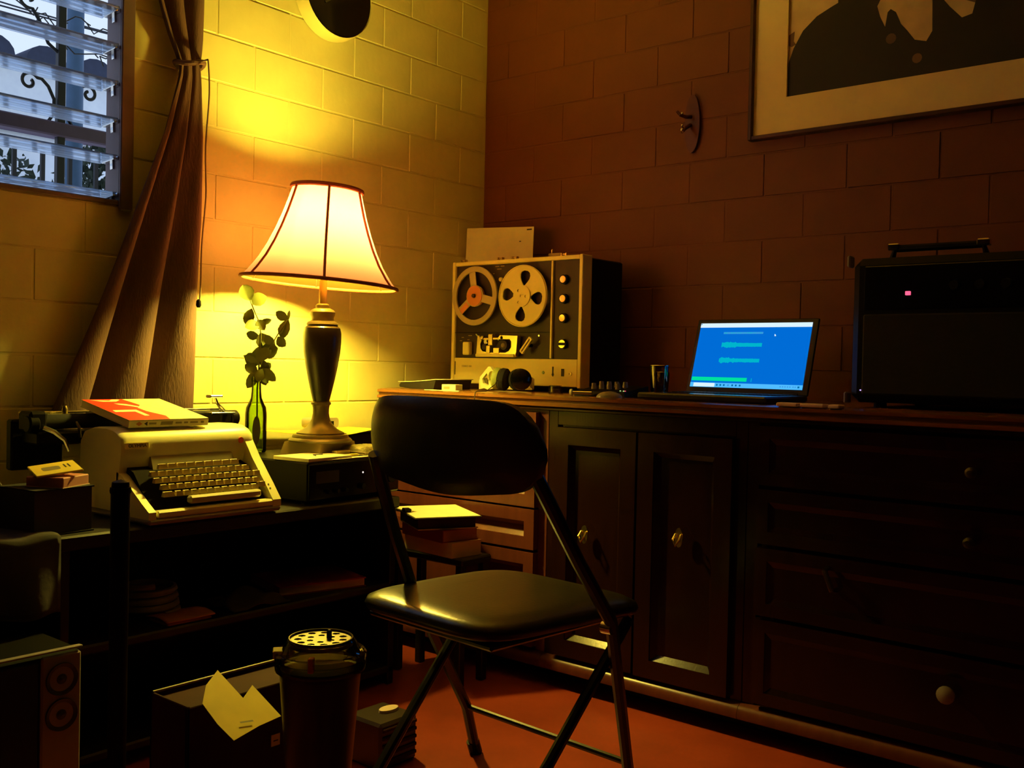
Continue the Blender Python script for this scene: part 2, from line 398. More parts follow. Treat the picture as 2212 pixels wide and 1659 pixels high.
for dy in (0, -.42):
    scroll(spiral((-1.480+dy, 1.604), .026, .6, 1.05, 1, [(-1.412+dy, 1.535), (-1.412+dy, 1.57), (-1.428+dy, 1.602), (-1.446+dy, 1.618)]))
    scroll(spiral((-1.313+dy, 1.606), .024, PI-.9, 1.05, -1, [(-1.385+dy, 1.635), (-1.355+dy, 1.634), (-1.336+dy, 1.630)]))
    scroll(spiral((-1.485+dy, 1.83), .030, -1.2, 1.0, -1, [(-1.40+dy, 1.70), (-1.43+dy, 1.72), (-1.455+dy, 1.775)]))
    scroll([(-1.41+dy, 1.535), (-1.425+dy, 1.51), (-1.445+dy, 1.49)]); scroll([(-1.381+dy, 1.538), (-1.362+dy, 1.508), (-1.34+dy, 1.485)])
mb = MB(); mb.lathe([(.032, 0), (.032, 3.1), (.02, 3.12)], Tr(-1.5, -.778, 0), 12); tag(mb.build('utility_pole', 'pole'), 'grey-blue round pole standing in the yard beyond the window grille', 'pole')
yf = thing('garden_fence', 'low dark bar fence beyond the lower louvre panes', 'fence', (-1.2, -1.1, 0), world=True)
mb = MB(); mb.box((-1.21, -1.9, 1.60), (-1.19, -.3, 1.62)); mb.build('rail', 'iron', yf)
for k in range(16):
    y = -1.85 + k*.1
    mb = MB(); mb.box((-1.206, y, 0), (-1.194, y+.014, 1.60)); mb.build('bar', 'iron', yf)
nb = thing('neighbour_house', 'pale house wall capped with dark rounded roof tiles across the yard', 'house', (-2.6, -.5, 0), world=True)
mb = MB(); mb.box((-2.8, -2.4, 0), (-2.5, 1.2, 2.28), .01); mb.build('wall', 'neighbour', nb)
for k in range(13):
    y = -2.2 + k*.25
    mb = MB(); mb.loft([[(-2.85+d, y+.1*math.cos(a), 2.27+.085*math.sin(a)) for a in [PI*i/8 for i in range(9)]] for d in (0, .42)]); mb.build('roof_tile', 'roof_tile', nb)
mb = MB(); mb.box((-2.47, -2.4, 1.93), (-2.5, 1.2, 1.975)); mb.build('ledge', 'plum_beam', nb)
for k, (z0, z1) in enumerate(((2.40, 2.45), (2.46, 2.47), (2.60, 2.66), (2.72, 2.70), (2.83, 2.90))):
    mb = MB(); mb.tube([(-2.3-.2*k, -1.8+3*t, z0+(z1-z0)*t-.05*math.sin(PI*t)) for t in [i/10 for i in range(11)]], .0045, 5)
    tag(mb.build('outside_wire', 'iron'), ['lowest', 'second lowest', 'middle', 'second highest', 'highest'][k] + ' of the dark wires crossing the sky outside the window', 'wire', 'overhead wires outside')
vine = MB(); random.seed(3)
for s_ in range(4):
    p = Vector((-.6, -1.75+.2*s_, 1.95-.05*s_)); pts = [p]
    for k in range(16): p = p + Vector((random.uniform(-.01, .01), .03+random.uniform(-.012, .012), random.uniform(-.03, .024))); pts.append(p)
    vine.tube(pts, .0022, 5)
    for q in pts[::3]: vine.tube([q, q+Vector((0, .012, random.uniform(-.03, .03)))], .002, 4)
tag(vine.build('bare_vine', 'iron'), 'bare dark vine twigs trailing across the sky outside the window', 'vine')
def shrub(cy, cz, ry, rz_, n, lab, bx_):
    b = MB()
    for k in range(n):
        a = random.uniform(0, 2*PI); r = math.sqrt(random.random())
        c = Vector((bx_+random.uniform(-.15, .15), cy+ry*r*math.cos(a), cz+rz_*r*math.sin(a)))
        R = Euler((random.uniform(0, 6), random.uniform(0, 6), random.uniform(0, 6))).to_matrix().to_4x4()
        s_ = random.uniform(.012, .035)
        b.add([(-s_, 0, 0), (0, -s_*.5, .004), (s_, 0, 0), (0, s_*.5, .004)], [(0, 1, 2, 3)], Tr(*c) @ R)
    r_ = thing('garden_bush', lab, 'bush', (bx_, cy, 0), world=True)
    f = b.build('foliage', 'leaf_out', r_, smooth=0, keep=True); f['kind'] = 'stuff'
    MB().tube([(bx_, cy, 0), (bx_, cy+.02, cz)], .02, 6).build('stem', 'iron', r_)
shrub(-.40, 1.66, .22, .16, 900, 'dense dark green shrub at the lower right corner of the window', -1.9)
shrub(-.85, 1.62, .30, .17, 520, 'sparse leafy shrub with sky showing through behind the lowest louvre panes', -2.25)

# ------------------------------------------------------------------ curtain and its cord
def curt(u, v):
    """u across 0..1 (left to right), v down 0..1"""
    z = 2.2 - v*1.55
    ks = [(2.25, -1.47, -1.20), (1.78, -1.345, -1.205), (1.70, -1.31, -1.207), (1.635, -1.272, -1.214), (1.60, -1.275, -1.21), (1.45, -1.32, -1.205), (1.23, -1.405, -1.208), (1.0, -1.49, -1.222), (.72, -1.60, -1.245), (.5, -1.66, -1.26)]
    for (za, la, ra), (zb, lb, rb) in zip(ks, ks[1:]):
        if zb <= z <= za:
            t = (z-zb)/(za-zb); l_ = lb+(la-lb)*t; r_ = rb+(ra-rb)*t; break
    wd = r_-l_; amp = .010 + .024*min(1, max(0, wd-.05)/.25)
    ph = u*2*PI*2.4 + .6*math.sin(v*4)
    x = .044 + amp*math.sin(ph+.6) + .004*math.sin(u*31+v*9)
    y = l_ + wd*(u + .055*math.sin(ph*1.0))
    return Vector((max(.012, x), y, z))
mb = MB(); mb.grid(curt, 90, 60)
curtain = thing('curtain', 'long brown curtain tied back at the right side of the louvred window', 'curtain', (.05, -1.3, .65), world=True)
mb.build('drape', 'curtain', curtain, smooth=180, solid=.003)
mb = MB(); mb.tube([(.046+.042*math.cos(a), -1.243+.034*math.sin(a), 1.637+.006*math.sin(a*2)) for a in [2*PI*k/20 for k in range(20)]], .007, 8, True); mb.build('tie_band', 'curtain', curtain, label='gathered tie band with a pale edge')
mb = MB(); mb.tube([(.106+.004*math.sin(t*9), -1.226-.018*max(0, t-.55)/.45+.003*math.sin(t*14), 1.645-.635*t) for t in [k/50 for k in range(51)]], .0022, 6); mb.tube([(.088, -1.235, 1.640), (.106, -1.226, 1.645)], .0022, 6); mb.build('cord', 'cord', curtain, label='thin twisted tie cord hanging at the right edge')
mb = MB(); mb.lathe([(.002, .012), (.006, .008), (.007, -.004), (.004, -.010)], Tr(.108, -1.244, 1.005), 12); mb.build('end_knob', 'black', curtain)

# ------------------------------------------------------------------ wall clock
ck = thing('wall_clock', 'round wall clock with a black face and a cream rim high above the lamp', 'clock', (0, -.735, 1.975), world=True)
T = frame_T((0, -.738, 1.975), (0, 1, 0), (0, 0, 1))
MB().lathe([(.134, .001), (.135, .008), (.1335, .022), (.131, .048), (.129, .050), (.128, .046)], T, 48, cap=False).build('rim', 'clock_rim', ck)
MB().lathe([(.1275, .002), (.1275, .047), (.10, .050), (.05, .0525), (.0001, .0535)], T, 48).build('face', 'clock_face', ck)
for ang, ln in ((2.2, .07), (.7, .095)):
    MB().box((-.003, 0, .0535), (.003, ln, .0555), 0, T @ Matrix.Rotation(ang, 4, 'Z')).build('hand', 'ink', ck)

# ------------------------------------------------------------------ framed picture
pf = thing('framed_picture', 'large framed dark photograph of silhouetted people in a wide tan mat', 'picture', (1.75, 0, 1.55), world=True)
X0, X1, Z0, Z1 = 1.0625, 2.45, 1.550, 2.42
for lo, hi in (((X0-.012, -.030, Z0-.012), (X0, -.001, Z1+.012)), ((X1, -.030, Z0-.012), (X1+.012, -.001, Z1+.012)), ((X0, -.030, Z0-.012), (X1, -.001, Z0)), ((X0, -.030, Z1), (X1, -.001, Z1+.012))):
    MB().box(lo, hi, .002).build('frame_bar', 'thin_frame', pf)
fl = lambda a, b, c, d: [(a, b), (c, b), (c, d), (a, d)]
MB().plate([fl(X0, Z0, X1, Z1), fl(1.163, 1.652, X1-.1, Z1-.1)], .002, .016, frame_T((0, 0, 0), (1, 0, 0), (0, 0, 1))).build('mat_board', 'mat_board', pf, smooth=0)
pr = MB().box((1.15, -.008, 1.64), (X1-.09, -.004, Z1-.09)).build('print', 'print_pale', pf)
def sil(pts, m, d, n): return MB().plate([pts], .0078+d, .0082+d, frame_T((0, 0, 0), (1, 0, 0), (0, 0, 1))).build(n, m, pr, smooth=0)
sil([(1.16, 1.649), (1.164, 1.75), (1.178, 1.79), (1.205, 1.835), (1.245, 1.868), (1.285, 1.885), (1.306, 1.893), (1.305, 1.93), (1.29, 1.96), (1.295, 2.02), (1.33, 2.06), (1.38, 2.055), (1.412, 2.01), (1.415, 1.96), (1.40, 1.935), (1.412, 1.90), (1.428, 1.885), (1.415, 1.86), (1.424, 1.83), (1.438, 1.80), (1.444, 1.838), (1.452, 1.845), (1.466, 1.834), (1.480, 1.80), (1.4964, 1.780), (1.5175, 1.7502), (1.5474, 1.7408), (1.562, 1.765), (1.560, 1.85), (1.572, 1.89), (1.582, 1.85), (1.604, 1.82), (1.635, 1.785), (1.66, 1.79), (1.672, 1.84), (1.69, 1.95), (1.72, 2.02), (1.78, 2.05), (1.85, 2.0), (1.88, 1.88), (2.0, 1.80), (2.34, 1.78), (2.34, 1.649)], 'print_dark', .0004, 'figure_silhouette')
sil([(1.163, 1.83), (1.180, 1.838), (1.178, 1.81), (1.185, 1.80), (1.172, 1.795), (1.163, 1.80)], 'print_mid', .0002, 'figure_silhouette')
sil([(1.60, 1.90), (1.64, 1.83), (1.70, 1.80), (1.80, 1.9), (1.8, 2.32), (1.62, 2.32)], 'print_mid', .0002, 'figure_silhouette')
sil(circ(.014, 12, (1.455, 1.765)), 'print_mid', .0008, 'pale_hand'); sil(circ(.013, 12, (1.525, 1.70)), 'print_mid', .0008, 'pale_hand')
MB().box((X0, -.0205, Z0), (X1, -.0195, Z1)).build('glazing', 'clear', pf, smooth=0) if False else None

# ------------------------------------------------------------------ iron hook on the right wall
hk = thing('wall_hook', 'small rusty iron wall hook with glass beads on the dark red wall', 'hook', (.855, 0, 1.6), world=True)
MB().plate([[(.855+.026*math.cos(a), 1.615+.085*math.sin(a)*(1.1 if math.sin(a) > 0 else 1)) for a in [2*PI*k/28 for k in range(28)]]], .001, .012, frame_T((0, 0, 0), (1, 0, 0), (0, 0, 1))).build('back_plate', 'rust', hk)
MB().tube([(.85, -.012, 1.64), (.848, -.035, 1.635), (.835, -.05, 1.64), (.825, -.052, 1.652)], [.006, .006, .005, .004], 8).build('upper_prong', 'rust', hk)
MB().tube([(.85, -.012, 1.615), (.848, -.04, 1.600), (.847, -.055, 1.585), (.846, -.055, 1.60)], [.006, .006, .005, .005], 8).build('lower_prong', 'rust', hk)
for x, y, z, r in ((.846, -.055, 1.592, .006), (.846, -.055, 1.606, .004), (.841, -.048, 1.645, .004)):
    MB().lathe([(.0001, -r)] + [(r*math.cos(a), r*math.sin(a)) for a in (-.9, -.4, 0, .4, .9)] + [(.0001, r)], Tr(x, y, z), 10).build('bead', 'chrome', hk)

# ------------------------------------------------------------------ shelf unit along the left wall
TZ = .505
su = thing('shelf_unit', 'long low black two-tier shelf unit under the typewriter and lamp', 'shelf', (.27, -1.5, 0), world=True)
MB().box((.03, -2.25, TZ-.03), (.485, -.865, TZ), .004).build('top_board', 'black_wood', su)
MB().box((.03, -2.25, .05), (.036, -.865, TZ-.03)).build('added_back_panel', 'black_wood', su)  # added black sheet, hides the lit wall so the shelf interior stays dark
MB().box((.03, -2.25, .255), (.47, -.865, .275), .004).build('lower_board', 'black_wood', su)
MB().box((.03, -2.25, .03), (.47, -.865, .05), .004).build('bottom_board', 'black_wood', su)
for y in (-2.25, -1.78, -.885): MB().box((.036, y, 0), (.47, y+.02, TZ-.03), .002).build('upright', 'black_wood', su)

# ------------------------------------------------------------------ typewriter (faces +X)
tw = thing('typewriter', 'cream manual typewriter with tan keys under a red and cream book', 'typewriter', (.35, -1.437, TZ), world=True)
YL, YR = -1.607, -1.268
def tw_ring(y, s=0):          # side profile (x,z) from bottom back round to bottom front
    pr_ = [(.205, .522), (.200, .60), (.204, .672), (.222, .694), (.262, .704), (.318, .7055), (.347, .703), (.368, .696), (.382, .684), (.386, .668), (.384, .645), (.378, .62), (.372, .592), (.372, .522)]
    return pr_
hood = tw_ring(0)
# hood: closed shell over the machine, with a keyboard cut below
rings = []
for y, inset in ((YL, .012), (YL+.004, .004), (YL+.014, 0), (YL+.05, 0), (YR-.05, 0), (YR-.014, 0), (YR-.004, .004), (YR, .012)):
    cx, cz = .30, .60
    rings.append([(x+(cx-x)*inset*2.5, y, z+(cz-z)*inset*2.5) for x, z in hood])
MB().loft(rings).build('hood', 'cream_enamel', tw, smooth=50)
# hood skirt running down both sides in front, framing the keyboard
sk0 = [(.365, .612), (.39, .603), (.437, .573), (.47, .552), (.498, .536), (.498, .520), (.36, .520)]
sk = [(.384, .668), (.400, .648), (.414, .629), (.430, .612), (.450, .590), (.468, .571), (.485, .551), (.498, .536), (.498, .520), (.36, .520), (.36, .652)]
inn = [(.40, .640), (.48, .547), (.48, .535), (.30, .535)]
def skirt(y0, y1, sk):
    MB().plate([sk], 0, y1-y0, frame_T((0, y0, 0), (1, 0, 0), (0, 0, 1)) if False else Matrix(((1, 0, 0, 0), (0, 0, 1, y0), (0, 1, 0, 0), (0, 0, 0, 1)))).build('side_bezel', 'cream_enamel', tw, smooth=40)
skirt(YL, YL+.017, sk0); skirt(YR-.023, YR, sk)
MB().box((.472, YL+.02, .521), (.498, YR-.02, .5375), .004).build('front_lip', 'cream_enamel', tw)
MB().box((.205, YL-.001, TZ+.004), (.5, YR+.001, .522), .005).build('base_tray', 'grey_enamel', tw)
for x in (.24, .46):
    for y in (YL+.03, YR-.03): MB().lathe([(.012, 0), (.010, .006)], Tr(x, y, TZ+.0003), 10).build('foot', 'black', tw)
MB().plate([[(.30, .645), (.405, .612), (.478, .536), (.478, .521), (.30, .521)]], 0, (YR-.03)-(YL+.017), Matrix(((1, 0, 0, 0), (0, 0, 1, YL+.017), (0, 1, 0, 0), (0, 0, 0, 1)))).build('key_well', 'keywell', tw)
# sloping panel above the keys, with the notch on the left filled by the hood
MB().add([(.3885, -1.540, .642), (.3885, -1.331, .642), (.402, -1.322, .606), (.402, -1.540, .606), (.36, -1.540, .642), (.36, -1.331, .642), (.36, -1.322, .606), (.36, -1.540, .606)],
         [(0, 1, 2, 3), (4, 7, 6, 5), (0, 4, 5, 1), (3, 2, 6, 7), (0, 3, 7, 4), (1, 5, 6, 2)]).build('ribbon_panel', 'olive', tw, smooth=0)
KEYS = {}
def key(x, y, z, wy, m='key', nm='key', dx=.0125):
    k = (round(wy, 4), m, dx)
    if k not in KEYS:
        b = MB(); h = .011
        b.add([(-dx/2, -wy/2, 0), (dx/2, -wy/2, 0), (dx/2, wy/2, 0), (-dx/2, wy/2, 0), (-dx*.36, -wy*.42, h), (dx*.36, -wy*.42, h), (dx*.36, wy*.42, h), (-dx*.36, wy*.42, h),
               (0, -wy*.42, h-.0015), (0, wy*.42, h-.0015)],
              [(0, 3, 2, 1), (0, 1, 5, 8, 4), (1, 2, 6, 5), (2, 3, 7, 9, 6), (3, 0, 4, 7), (4, 8, 9, 7), (8, 5, 6, 9)])
        KEYS[k] = b.build('key', m, None, smooth=0); o = KEYS[k]
    else: o = KEYS[k].copy(); COL.objects.link(o)
    o.name = nm; o.parent = tw; o.location = Vector((x, y, z)) - WORLD[tw.name]; return o
P = .0211
# tab key row, then four rows of keys stepping down towards the front
for k in range(9): key(.4185, -1.530+k*.0232, .617, .0222, 'key', 'tab_key', .009)
rows = [(.428, .607, -1.557, 13), (.4425, .594, -1.556, 14), (.457, .5805, -1.548, 13), (.4700, .5665, -1.521, 11)]
for x, z, y0, n in rows:
    for k in range(n):
        key(x, y0+k*.0197, z-.004, .0166)
key(.4700, -1.546, .5625, .026, 'key', 'shift_key'); key(.4655, -1.303, .566, .021, 'key', 'shift_key')
MB().box((.4745, -1.505, .545), (.492, -1.318, .562), .004).build('space_bar', 'spacebar', tw)
for dy in (0, .012): MB().lathe([(.0022, 0), (.0022, .001)], axis_T((.477-dy*.6, -1.284, .5605+dy*.7), (.75, 0, .66)), 8).build('screw', 'ink', tw)
# badge with its raised name, and the red dot
nrm = Vector((.93, 0, .36)); BT = frame_T((.3875, -1.574, .668), (0, 1, 0), (-.08, 0, .99))
MB().plate([rrect(.054, .013, .0015)], -.002, .0042, BT).build('badge', 'deck_cream', tw)
text('lettering', 'OLYMPIA', .0105, 'ink', BT @ Tr(0, 0, .0044), tw)
MB().lathe([(.0075, -.002), (.0070, .001), (.0001, .0012)], axis_T((.3870, -1.3035, .669), (.99, 0, .08)), 18).build('red_dot', 'red_dot', tw, label='round red sticker')
# carriage behind, wider than the body
MB().box((.115, -1.700, .662), (.195, -1.175, .690), .004).build('carriage_bed', 'black', tw)
MB().tube([(.165, -1.69, .712), (.165, -1.19, .712)], .017, 14).build('platen', 'soft_black', tw)
MB().lathe([(.018, 0), (.021, .003), (.021, .020), (.017, .024)], axis_T((.170, -1.19, .708), (0, 1, 0)), 18).build('platen_knob', 'black', tw)
MB().lathe([(.018, 0), (.021, .003), (.021, .020), (.017, .024)], axis_T((.170, -1.69, .708), (0, -1, 0)), 18).build('platen_knob', 'black', tw)
MB().box((.125, -1.712, .690), (.185, -1.672, .736), .006).build('carriage_end', 'black', tw)
MB().box((.125, -1.225, .690), (.185, -1.182, .728), .006).build('carriage_end', 'black', tw)
MB().box((.10, -1.70, .728), (.13, -1.19, .733), .001).build('paper_rest', 'chrome', tw)
MB().box((.18, -1.27, .722), (.215, -1.20, .726), .001).build('paper_table', 'chrome', tw)
MB().tube([(.19, -1.215, .726), (.20, -1.232, .735), (.20, -1.245, .748), (.20, -1.252, .765)], [.0045, .005, .0035, .003], 8).build('paper_bail_arm', 'chrome', tw)
MB().box((.188, -1.272, .763), (.212, -1.235, .770), .002).build('paper_bail_lever', 'chrome', tw)
MB().tube([(.19, -1.685, .70), (.20, -1.665, .69), (.215, -1.648, .672), (.22, -1.640, .648)], [.006, .006, .005, .004], 8).build('return_lever', 'chrome', tw)
MB().tube([(.20, -1.615, .712), (.207, -1.612, .700), (.21, -1.610, .676)], [.003, .004, .003], 8).build('margin_lever', 'chrome', tw)
MB().lathe([(.006, 0), (.007, .012), (.004, .02)], Tr(.16, -1.622, .727), 10).build('carriage_peg', 'brass', tw)
MB().box((.140, -1.655, .722), (.165, -1.590, .728), .001).build('margin_scale', 'deck_cream', tw)
MB().box((.085, -1.72, .60), (.112, -1.60, .715), .004).build('carriage_guard', 'black', tw)

# book leaning on the typewriter (front edge on the hood, back edge on the carriage)
bk = thing('book', 'thick book with red and textured cream cover lying on the typewriter', 'book', (.36, -1.478, .7055))
sl = math.atan2(.035, .20)
bk.rotation_euler = (0, sl, 0)          # local -x runs back, rising
def bb(lo, hi, nm, m, par=bk, bev=0): return MB().box(lo, hi, bev).build(nm, m, par)
bb((-.215, -.099, .0025), (-.002, .0985, .0150), 'page_block', 'ivory')
bb((-.217, -.100, 0), (.0, .1, .0025), 'back_cover', 'ivory'); bb((-.002, -.1, .0025), (.0008, .1, .0150), 'spine', 'ivory', bk)
cv = bb((-.217, -.100, .0150), (.0, .1, .0175), 'front_cover', 'texture_cover')
def cov(pts, m, h, nm): return MB().plate([pts], .0173, .0176+h, None).build(nm, m, cv, smooth=0)
cov([(-.2165, -.0995), (-.0005, -.0995), (-.0005, .0), (-.035, .01), (-.085, -.01), (-.12, -.012), (-.150, .01), (-.2165, .0)], 'red', .0001, 'red_panel')
cov([(-.208, -.085), (-.19, -.06), (-.19, -.028), (-.205, -.012), (-.21, -.012), (-.21, -.03), (-.2, -.04)], 'ivory', .0003, 'print_letter')
cov([(-.17, -.09+.045), (-.155, -.06+.02), (-.14, -.02), (-.12, -.005), (-.13, .0), (-.16, -.02)], 'ivory', .0003, 'print_letter')
cov([(-.10, -.085), (-.082, -.088), (-.082, -.04), (-.04, -.04), (-.04, -.028), (-.10, -.028)], 'ivory', .0003, 'print_letter')
ST = frame_T((.0009, 0, .0088), (0, 1, 0), (0, 0, 1))
MB().plate([[(-.084, 0), (-.076, .005), (-.068, 0), (-.076, -.005)]], 0, .0002, ST).build('spine_mark', 'orange', bk, smooth=0)
MB().plate([[(-.064, 0), (-.056, .005), (-.056, -.005)]], 0, .0002, ST).build('spine_mark', 'ink', bk, smooth=0)
MB().plate([[(-.024, -.004), (.006, -.004), (.008, .004), (-.022, .004)]], 0, .0002, ST).build('spine_mark', 'grey_ink', bk, smooth=0)
for x0, x1 in ((-.052, -.034), (.014, .030), (.036, .046), (.052, .072), (.080, .088)):
    MB().plate([fl(x0, -.0022, x1, .0022)], 0, .0002, ST).build('spine_print', 'grey_ink', bk, smooth=0)

# ------------------------------------------------------------------ receiver, lamp and what lies round it
rc = thing('stereo_receiver', 'black hi-fi receiver carrying the table lamp and green bottle', 'receiver', (.283, -1.012, TZ), math.radians(4))
MB().box((-.16, -.165, .008), (.172, .168, .107), .004).build('case', 'black', rc)
MB().box((.170, -.162, .012), (.175, .165, .102), .002).build('front_panel', 'gloss_black', rc)
MB().box((.173, -.14, .052), (.1755, -.06, .083), .001).build('display', 'deck_plate', rc)
for y, z, r in ((.02, .035, .008), (-.1, .03, .006), (-.07, .03, .006), (-.04, .03, .006)): MB().lathe([(r, 0), (r*.9, .012)], axis_T((.173, y, z), (1, 0, 0)), 14).build('knob', 'black', rc)
MB().lathe([(.019, 0), (.018, .016)], axis_T((.173, .125, .055), (1, 0, 0)), 20).build('knob', 'black', rc)
MB().lathe([(.0028, 0), (.0022, .003)], axis_T((.173, .025, .070), (1, 0, 0)), 10).build('indicator_light', 'led_white', rc)
for y in (-.13, .13):
    for x in (-.13, .13): MB().lathe([(.014, 0), (.014, .009)], Tr(x, y, -.0005), 12).build('foot', 'black', rc)
RZ = TZ + .107
bx = thing('box', 'squat tan card box under the base of the table lamp', 'box', (.285, -.975, RZ), math.radians(12))
MB().loft([[(-.066, -.090, 0), (.066, -.090, 0), (.066, .07, 0), (-.066, .07, 0)], [(-.062, -.076, .0325), (.062, -.076, .0325), (.062, .068, .0325), (-.062, .068, .0325)]]).build('carton', 'label_tan', bx, smooth=0)
MB().box((-.060, -.074, .0325), (.060, .066, .034)).build('lid', 'label_tan', bx)

LX, LY, LZ = .295, -.985, RZ+.034
SHD = -.007
lp = thing('table_lamp', 'dark bronze table lamp with a glowing bell shade against the yellow wall', 'lamp', (LX, LY, LZ))
MB().lathe([(.084, 0), (.085, .004), (.081, .009), (.076, .011), (.075, .015), (.072, .019), (.064, .021), (.064, .024), (.050, .031), (.038, .039), (.029, .050), (.024, .062), (.0215, .076), (.0215, .089), (.0235, .0975)], None, 40).build('base', 'pewter', lp)
n_before = set(lp.children)
MB().lathe([(.0235, .104), (.0265, .107), (.0265, .112), (.022, .115)], None, 28).build('collar', 'pewter', lp)
MB().lathe([(.022, .115), (.028, .140), (.036, .175), (.043, .21), (.0485, .245), (.051, .275), (.051, .298), (.048, .312), (.040, .319)], None, 40).build('vase_body', 'bronze', lp)
MB().lathe([(.040, .319), (.043, .322), (.040, .328), (.031, .332), (.030, .340), (.033, .347), (.034, .355), (.030, .361), (.019, .366), (.0185, .374), (.014, .378)], None, 32).build('neck', 'pewter', lp)
MB().lathe([(.0105, .376), (.0105, .44), (.018, .445), (.018, .490), (.014, .50)], None, 18).build('socket', 'brass', lp)
# the shade leans a few degrees
view = Vector((-math.sin(a_), math.cos(a_), 0))
sh = bpy.data.objects.new('shade', None)
TL = Tr(0, 0, .58) @ Matrix.Rotation(math.radians(3.6), 4, view) @ Tr(0, 0, -.58)
SP = [(.207, .432), (.190, .452), (.166, .487), (.145, .527), (.127, .570), (.112, .612), (.100, .652), (.091, .685)]
shade = MB().lathe(SP, None, 60, cap=False).build('shade', 'shade', lp, smooth=180)
shade.matrix_local = Tr(0, 0, SHD) @ TL
A0 = math.atan2(-view.y, -view.x) + math.radians(14)
for k in range(6):
    a = A0 + k*PI/3
    o = MB().tube([((r+.0015)*math.cos(a), (r+.0015)*math.sin(a), z) for r, z in SP], .0036, 6).build('seam_trim', 'shade_trim', shade)
MB().tube([(.0925*math.cos(a), .0925*math.sin(a), .6855) for a in [2*PI*k/48 for k in range(48)]], .0065, 8, True).build('top_band', 'shade_trim', shade)
MB().tube([(.2075*math.cos(a), .2075*math.sin(a), .433) for a in [2*PI*k/60 for k in range(60)]], .005, 8, True).build('bottom_band', 'shade_trim', shade)
mb = MB(); mb.tube([(.028*math.cos(a), .028*math.sin(a), .678) for a in [2*PI*k/16 for k in range(16)]], .002, 6, True)
for k in range(3): mb.tube([(.028*math.cos(k*2*PI/3), .028*math.sin(k*2*PI/3), .678), (.090*math.cos(k*2*PI/3), .092*math.sin(k*2*PI/3), .684)], .0018, 6)
mb.build('spider_ring', 'brass', shade)
mb = MB()
for sx in (1, -1): mb.tube([(0, sx*.012, .455), (0, sx*.045, .50), (0, sx*.055, .57), (0, sx*.04, .65), (0, 0, .680)], .0017, 6)
mb.build('harp', 'brass', lp)
MB().lathe([(.004, .678), (.007, .685), (.007, .694), (.003, .700)], None, 12).build('finial', 'brass', lp)
MB().lathe([(.012, .500), (.019, .507), (.0215, .520), (.0215, .632), (.017, .645), (.008, .652), (.0001, .654)], None, 20).build('bulb', 'bulb', lp, smooth=180)
MB().tube([(.012, 0, .45), (.03, -.02, .452), (.06, -.045, .452)], .0025, 6).build('switch_stalk', 'brass', lp)
for c_ in lp.children:
    if c_ not in n_before and c_ is not shade: c_.location.z = SHD

# bottle and eucalyptus
BX, BY = .165, -1.10
bt = thing('bottle', 'small green glass bottle holding a leafy sprig beside the lamp', 'bottle', (BX, BY, RZ))
MB().lathe([(.0001, .004), (.026, .002), (.0285, .006), (.0285, .105), (.0265, .122), (.019, .137), (.0145, .148), (.0128, .165), (.0120, .192), (.0138, .194), (.0138, .203), (.0115, .206), (.0105, .203), (.0105, .165), (.0125, .147), (.017, .136), (.0245, .120), (.0265, .104), (.0265, .008), (.0001, .006)], None, 28).build('glass_body', 'bottle_glass', bt)
MB().grid(lambda u, v: Vector((.029*math.cos(-.95+u*.75), .029*math.sin(-.95+u*.75), .062+.038*(v-.5)*math.sqrt(max(.02, 1-(2*u-1)**2))*2)), 8, 4).build('label_patch', 'ink', bt, label='small dark round label')
sp = thing('eucalyptus_sprig', 'round-leaved green sprig standing in the small green bottle', 'plant', (BX, BY, RZ+.02), world=True)
R3 = Vector((.77, .64, 0)); T3 = Vector((.64, -.77, 0))     # sideways / towards the room
def P3(px, z, d=0): return Vector((BX, BY, 0)) + R3*px + T3*d + Vector((0, 0, z))
main = [P3(.0, .63), P3(.003, .70), P3(.002, .78), P3(.005, .83), P3(.008, .88), P3(.010, .93), P3(.004, .965), P3(-.012, 1.0), P3(-.02, 1.02)]
side = [P3(.004, .80), P3(.018, .86, .01), P3(.040, .90, .015), P3(.062, .935, .02), P3(.085, .97, .02)]
MB().tube(main, [.0022]*5+[.0018]*4, 6).build('stem', 'stem', sp); MB().tube(side, .0016, 6).build('stem', 'stem', sp)
LEAFM = {}
def leaf(c, d, n, L, W):
    d = d.normalized(); n = (n - d*n.dot(d)).normalized(); s_ = d.cross(n); b = MB()
    prof_ = [(0, .05), (.18, .62), (.42, 1.0), (.68, .92), (.88, .55), (1.0, .06)]
    vs = []
    for t, w_ in prof_:
        cup = .18*W*w_
        vs += [c + d*L*t - s_*W*w_*.5 + n*cup, c + d*L*t + n*(.05*L*math.sin(t*PI)), c + d*L*t + s_*W*w_*.5 + n*cup]
    fs = []
    for i in range(5):
        for j in (0, 1): fs.append((i*3+j, i*3+j+1, i*3+j+4, i*3+j+3))
    b.add(vs, fs); b.build('leaf', 'leaf', sp, smooth=180)
random.seed(12)
up = Vector((0, 0, 1))
LV = [(-.020, 1.020, -.5, 1, .036, .030), (-.018, 1.012, .9, .5, .034, .030), (-.016, 1.0, -.35, -.9, .036, .022), (.0, .970, .5, -.7, .026, .02), (.004, .96, 1, .35, .026, .013), (.006, .955, -.5, -.1, .03, .028),
      (.008, .935, .35, -1, .034, .03), (.006, .925, -1, .2, .028, .02), (.010, .915, .9, -.3, .03, .026), (.008, .90, -.3, -1, .034, .028), (.008, .885, .95, .2, .036, .034), (.006, .878, -.7, -.5, .034, .032),
      (.008, .860, .9, -.6, .026, .02), (.006, .855, -1, .45, .034, .014), (.006, .835, -.55, -.9, .044, .022), (.008, .84, .3, -1, .038, .022), (.010, .83, .7, -.9, .030, .016),
      (.004, .832, -.95, .1, .024, .017), (.004, .830, .9, .1, .026, .018), (.002, .828, -.8, .5, .03, .022), (.006, .829, .7, .6, .03, .02)]
